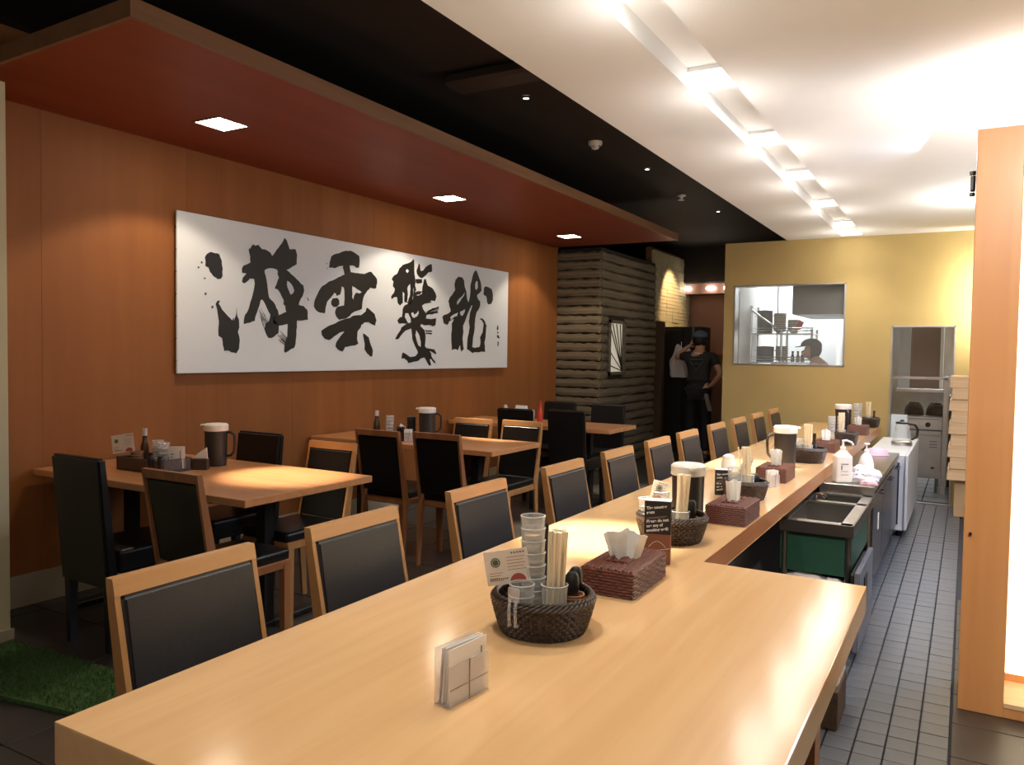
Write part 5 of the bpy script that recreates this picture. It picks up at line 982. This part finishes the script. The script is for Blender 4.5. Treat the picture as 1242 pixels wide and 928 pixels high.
def headgear(par, c, m, f):
    """hair round the back of the skull, domed cap and brim; f = facing direction"""
    fx, fy = f; b = MB(); b.ball((0,0,0), 1, 24)
    dead = [v for v in b.b.verts if (v.co.x*fx+v.co.y*fy) > (.15 if v.co.z < .35 else 2)]
    bmesh.ops.delete(b.b, geom=dead, context='VERTS')
    sx, sy = (.098,.108) if fy else (.108,.098)
    for v in b.b.verts: v.co = Vector((c[0]+v.co.x*sx-fx*.012, c[1]+v.co.y*sy-fy*.012, c[2]+.01+v.co.z*.115))
    b.build('hair', 'hair', par, True)
    b = MB(); b.ball((0,0,0), 1, 24); bmesh.ops.delete(b.b, geom=[v for v in b.b.verts if v.co.z < -.02], context='VERTS')
    for v in b.b.verts: v.co = Vector((c[0]+v.co.x*sx*1.08-fx*.006, c[1]+v.co.y*sy*1.08-fy*.006, c[2]+.045+v.co.z*.088))
    cap = b.build('cap', m, par, True)
    q = c[2]+.045; w = .075; pts = [(-w,.06),(w,.06),(w*.9,.13),(w*.4,.165),(-w*.4,.165),(-w*.9,.13)]
    MB().poly([(c[0]+a*abs(fy)+fx*d, c[1]+a*abs(fx)+fy*d, q-(d-.06)*.15) for a, d in pts], (0,0,.006)).build('brim', m, cap)
# standing staff member, seen from behind; base at the feet
PX, PY = -3.13, 10.45
n = {'pelvis':((0,0,.93),.125,.10),'belly':((0,.01,1.05),.13,.095),'chest':((.0,.03,1.24),.155,.11),'uchest':((.0,.04,1.36),.13,.095),'neck':((0,.05,1.47),.052),'jaw':((-.01,.085,1.545),.060,.066),'head':((-.01,.085,1.62),.078,.090),'crown':((-.01,.08,1.69),.055,.065),'nose':((-.01,.178,1.585),.014),
 'shL':((-.18,.03,1.39),.058),'elL':((-.335,.06,1.36),.042),'wrL':((-.20,.12,1.505),.027),
 'shR':((.18,.03,1.38),.058),'elR':((.31,-.04,1.16),.042),'wrR':((.20,-.02,1.02),.027),
 'hpL':((-.09,0,.88),.088),'knL':((-.105,.02,.49),.060),'anL':((-.11,-.02,.09),.040),'toL':((-.12,.12,.035),.038),
 'hpR':((.09,0,.88),.088),'knR':((.11,.03,.49),.060),'anR':((.12,0,.09),.040),'toR':((.14,.13,.035),.038)}
e = [('pelvis','belly'),('belly','chest'),('chest','uchest'),('uchest','neck'),('neck','jaw'),('jaw','head'),('head','crown'),('jaw','nose'),('uchest','shL'),('shL','elL'),('elL','wrL'),('uchest','shR'),('shR','elR'),('elR','wrR'),('pelvis','hpL'),('hpL','knL'),('knL','anL'),('anL','toL'),('pelvis','hpR'),('hpR','knR'),('knR','anR'),('anR','toR')]
hands = [('wrL',n['wrL'][0],(.75,.1,.65),(0,-1,0),(-.6,0,.7)),('wrR',n['wrR'][0],(-.8,.05,-.45),(0,-1,0),(.3,0,.9))]
sn = sub(n, ['belly','chest','uchest','shL','shR'], .014); sn['pelvis'] = ((0,0,.93),.135,.112); sn['hem'] = ((0,0,.87),.13,.11)
sn['slL'] = ((-.29,.05,1.37),.060); sn['slR'] = ((.27,-.01,1.24),.058); sn['col'] = ((0,.045,1.43),.062)
se = [('hem','pelvis'),('pelvis','belly'),('belly','chest'),('chest','uchest'),('uchest','col'),('uchest','shL'),('shL','slL'),('uchest','shR'),('shR','slR')]
tn = sub(n, ['pelvis','hpL','knL','hpR','knR'], .012); tn['cfL'] = ((-.11,-.02,.10),.058); tn['cfR'] = ((.12,0,.10),.058)
te = [('pelvis','hpL'),('hpL','knL'),('knL','cfL'),('pelvis','hpR'),('hpR','knR'),('knR','cfR')]
cn = {'a':((-.01,.065,1.70),.082,.094),'b':((-.01,.070,1.655),.108,.118),'c':((-.01,.20,1.655),.045,.012)}
hn = {'a':((-.01,.055,1.62),.104,.104),'b':((-.01,.040,1.555),.088,.072)}
st = person('person in a blue cap, charcoal T-shirt and black trousers, back turned', dict(nodes=n, edges=e, hands=hands),
  [('t_shirt','tshirt',sn,se,'pelvis'),('trousers','trousers',tn,te,'pelvis'),], (PX,PY,0))
headgear(st, (-.01,.085,1.60), 'cap', (0,1))
for s in (-1,1): MB().ball((-.01+s*.088,.085,1.59), .022, 12, (.4,.7,1)).build('ear', 'skin', st, True); MB().box(s*.12-.05,s*.12+.05,-.11,.17,0,.07,.02,seg=3).build('shoe', 'black', st, True)
b = MB(); b.tube([(-.09,-.092,1.32),(0,-.105,1.20),(.09,-.092,1.32)], .006, 5).tube([(-.09,-.093,1.34),(.09,-.093,1.34)], .006, 5).tube([(-.05,-.1,1.28),(.05,-.1,1.28)], .005, 5).build('back_print', 'print', st)
MB().box(-.035,.035,-.07,-.05,1.415,1.432).build('collar_tag', 'cloth', st)
MB().box(-.14,.14,-.125,.115,.895,.925,.02).build('belt', 'black', st)
MB().poly([(.10,-.10,.92),(.15,-.08,.92),(.22,-.06,.66),(.17,-.09,.66)], (0,-.01,0)).build('hanging_cloth', 'grey', st)
# crumpled translucent sheet at the left of the standing person
ps = crumple('plastic_sheet', (-3.52,10.905,1.08), .17, 'cloth', 'crumpled white plastic sheet hanging beside the standing person', 'sheet', 21, (.9,.4,1.9))
MB().tube([(0,.06,.5),(0,0,.5),(0,0,.40)], .006).build('hook', 'chrome', ps)
t = thing('dark_locker', 'tall black cabinet behind the standing person', 'cabinet', (-3.45,11.15,0)); MB().box(-.35,.20,-.15,.25,0,1.80,.004).build('body', 'black', t); MB().box(-.34,-.08,-.17,-.15,.05,1.76,.003).build('door', 'black', t); MB().box(-.07,.19,-.17,-.15,.05,1.76,.003).build('door', 'black', t); MB().box(.06,.09,-.18,-.17,1.60,1.80).build('label', 'greyp', t)
tag(MB().box(-3.86,-3.70,10.60,10.72,0,1.86,.003).build('dark_post_panel', 'bamboo'), 'dark upright panel ending the slatted wall', 'panel')
t = thing('folded_parasol', 'dark folded cloth shape with a pointed tip beside the ochre wall corner', 'parasol', (-2.76,10.55,0)); MB().tube([(0,0,0),(.05,0,.3),(.10,0,1.0),(.17,0,1.47)], [.05,.11,.07,.008], 8).build('canopy', 'black', t, True); MB().tube([(.10,0,.0),(.10,0,.3)], .012).build('pole', 'steeld', t)
light('POINT', 'corridor_fill', (-3.0, 9.4, 2.1), 5, WARM, shadow_soft_size=.15)
# cook bending forward behind the pass window
n = {'pelvis':((0,0,.92),.12,.10),'belly':((-.02,.0,1.03),.13,.10),'chest':((-.08,0,1.18),.15,.11),'uchest':((-.15,0,1.28),.13,.10),'neck':((-.19,0,1.375),.050),'jaw':((-.245,0,1.415),.056,.060),'head':((-.235,0,1.485),.080,.074),'crown':((-.225,0,1.545),.06,.056),'nose':((-.335,0,1.435),.014),
 'shL':((-.15,-.18,1.28),.056),'elL':((-.26,-.22,1.06),.041),'wrL':((-.44,-.12,1.04),.027),'shR':((-.15,.18,1.28),.056),'elR':((-.26,.22,1.06),.041),'wrR':((-.44,.12,1.04),.027),
 'hpL':((0,-.09,.88),.088),'knL':((-.03,-.1,.49),.06),'anL':((0,-.1,.09),.04),'toL':((-.13,-.1,.035),.038),'hpR':((0,.09,.88),.088),'knR':((-.03,.1,.49),.06),'anR':((0,.1,.09),.04),'toR':((-.13,.1,.035),.038)}
hands = [('wrL',n['wrL'][0],(-1,.2,-.1),(0,0,1),(0,1,0)),('wrR',n['wrR'][0],(-1,-.2,-.1),(0,0,1),(0,-1,0))]
sn = sub(n, ['belly','chest','uchest','shL','shR'], .014); sn['pelvis'] = ((0,0,.92),.132,.112); sn['slL'] = ((-.22,-.21,1.14),.055); sn['slR'] = ((-.22,.21,1.14),.055)
se = [('pelvis','belly'),('belly','chest'),('chest','uchest'),('uchest','shL'),('shL','slL'),('uchest','shR'),('shR','slR')]
tn = sub(n, ['pelvis','hpL','knL','hpR','knR'], .012); tn['cfL'] = ((0,-.1,.1),.058); tn['cfR'] = ((0,.1,.1),.058)
cn = {'a':((-.215,0,1.575),.066,.062),'b':((-.225,0,1.525),.088,.082),'c':((-.345,0,1.500),.012,.05)}
hn = {'a':((-.195,0,1.49),.082,.078),'b':((-.17,0,1.43),.055,.060)}
ck = person('cook in a dark cap and pale shirt leaning forward behind the pass window', dict(nodes=n, edges=e, hands=hands),
  [('shirt','apron',sn,se,'pelvis'),('trousers','trousers',tn,te,'pelvis'),], (-1.31,9.45,.0))
headgear(ck, (-.235,0,1.475), 'capd', (-1,0))
for s in (-1,1): MB().ball((-.225,s*.076,1.46), .020, 12, (.7,.4,1)).build('ear', 'skin', ck, True); MB().ball((-.312,s*.030,1.465), .008, 8).build('eye', 'black', ck, True); MB().box(-.16,.08,s*.1-.05,s*.1+.05,0,.07,.02,seg=3).build('shoe', 'black', ck, True)
MB().box(-.312,-.300,-.022,.022,1.392,1.400,.002).build('mouth', 'red', ck)
t = thing('prep_table', 'steel preparation table in front of the cook, below the pass window', 'table', (-1.80,9.47,0)); MB().box(-.22,.22,-.12,.12,.88,.91,.003).build('top', 'steel', t)
for x in (-.19,.19):
    for y in (-.09,.09): MB().tube([(x,y,0),(x,y,.88)], .018).build('leg', 'steeld', t, True)
t = thing('strainer_bowl', 'pale round bowl just behind the sill of the pass window', 'bowl', (-1.79,8.98,1.262)); MB().lathe([(0,0),(.06,0),(.09,.06),(.086,.06),(.055,.006),(0,.006)], 24).build('body', 'whitep', t, True); MB().lathe([(.088,.058),(.094,.062),(.087,.066)], 24).build('rim', 'red', t, True)
t2 = thing('ledge_shelf', 'narrow steel shelf behind the pass window holding a bowl', 'shelf', (-1.75,8.98,1.245)); MB().box(-.4,.3,-.12,.12,0,.014).build('board', 'steel', t2); MB().tube([(-.38,0,-1.245),(-.38,0,0)], .012).tube([(.28,0,-1.245),(.28,0,0)], .012).build('post', 'steeld', t2, True)
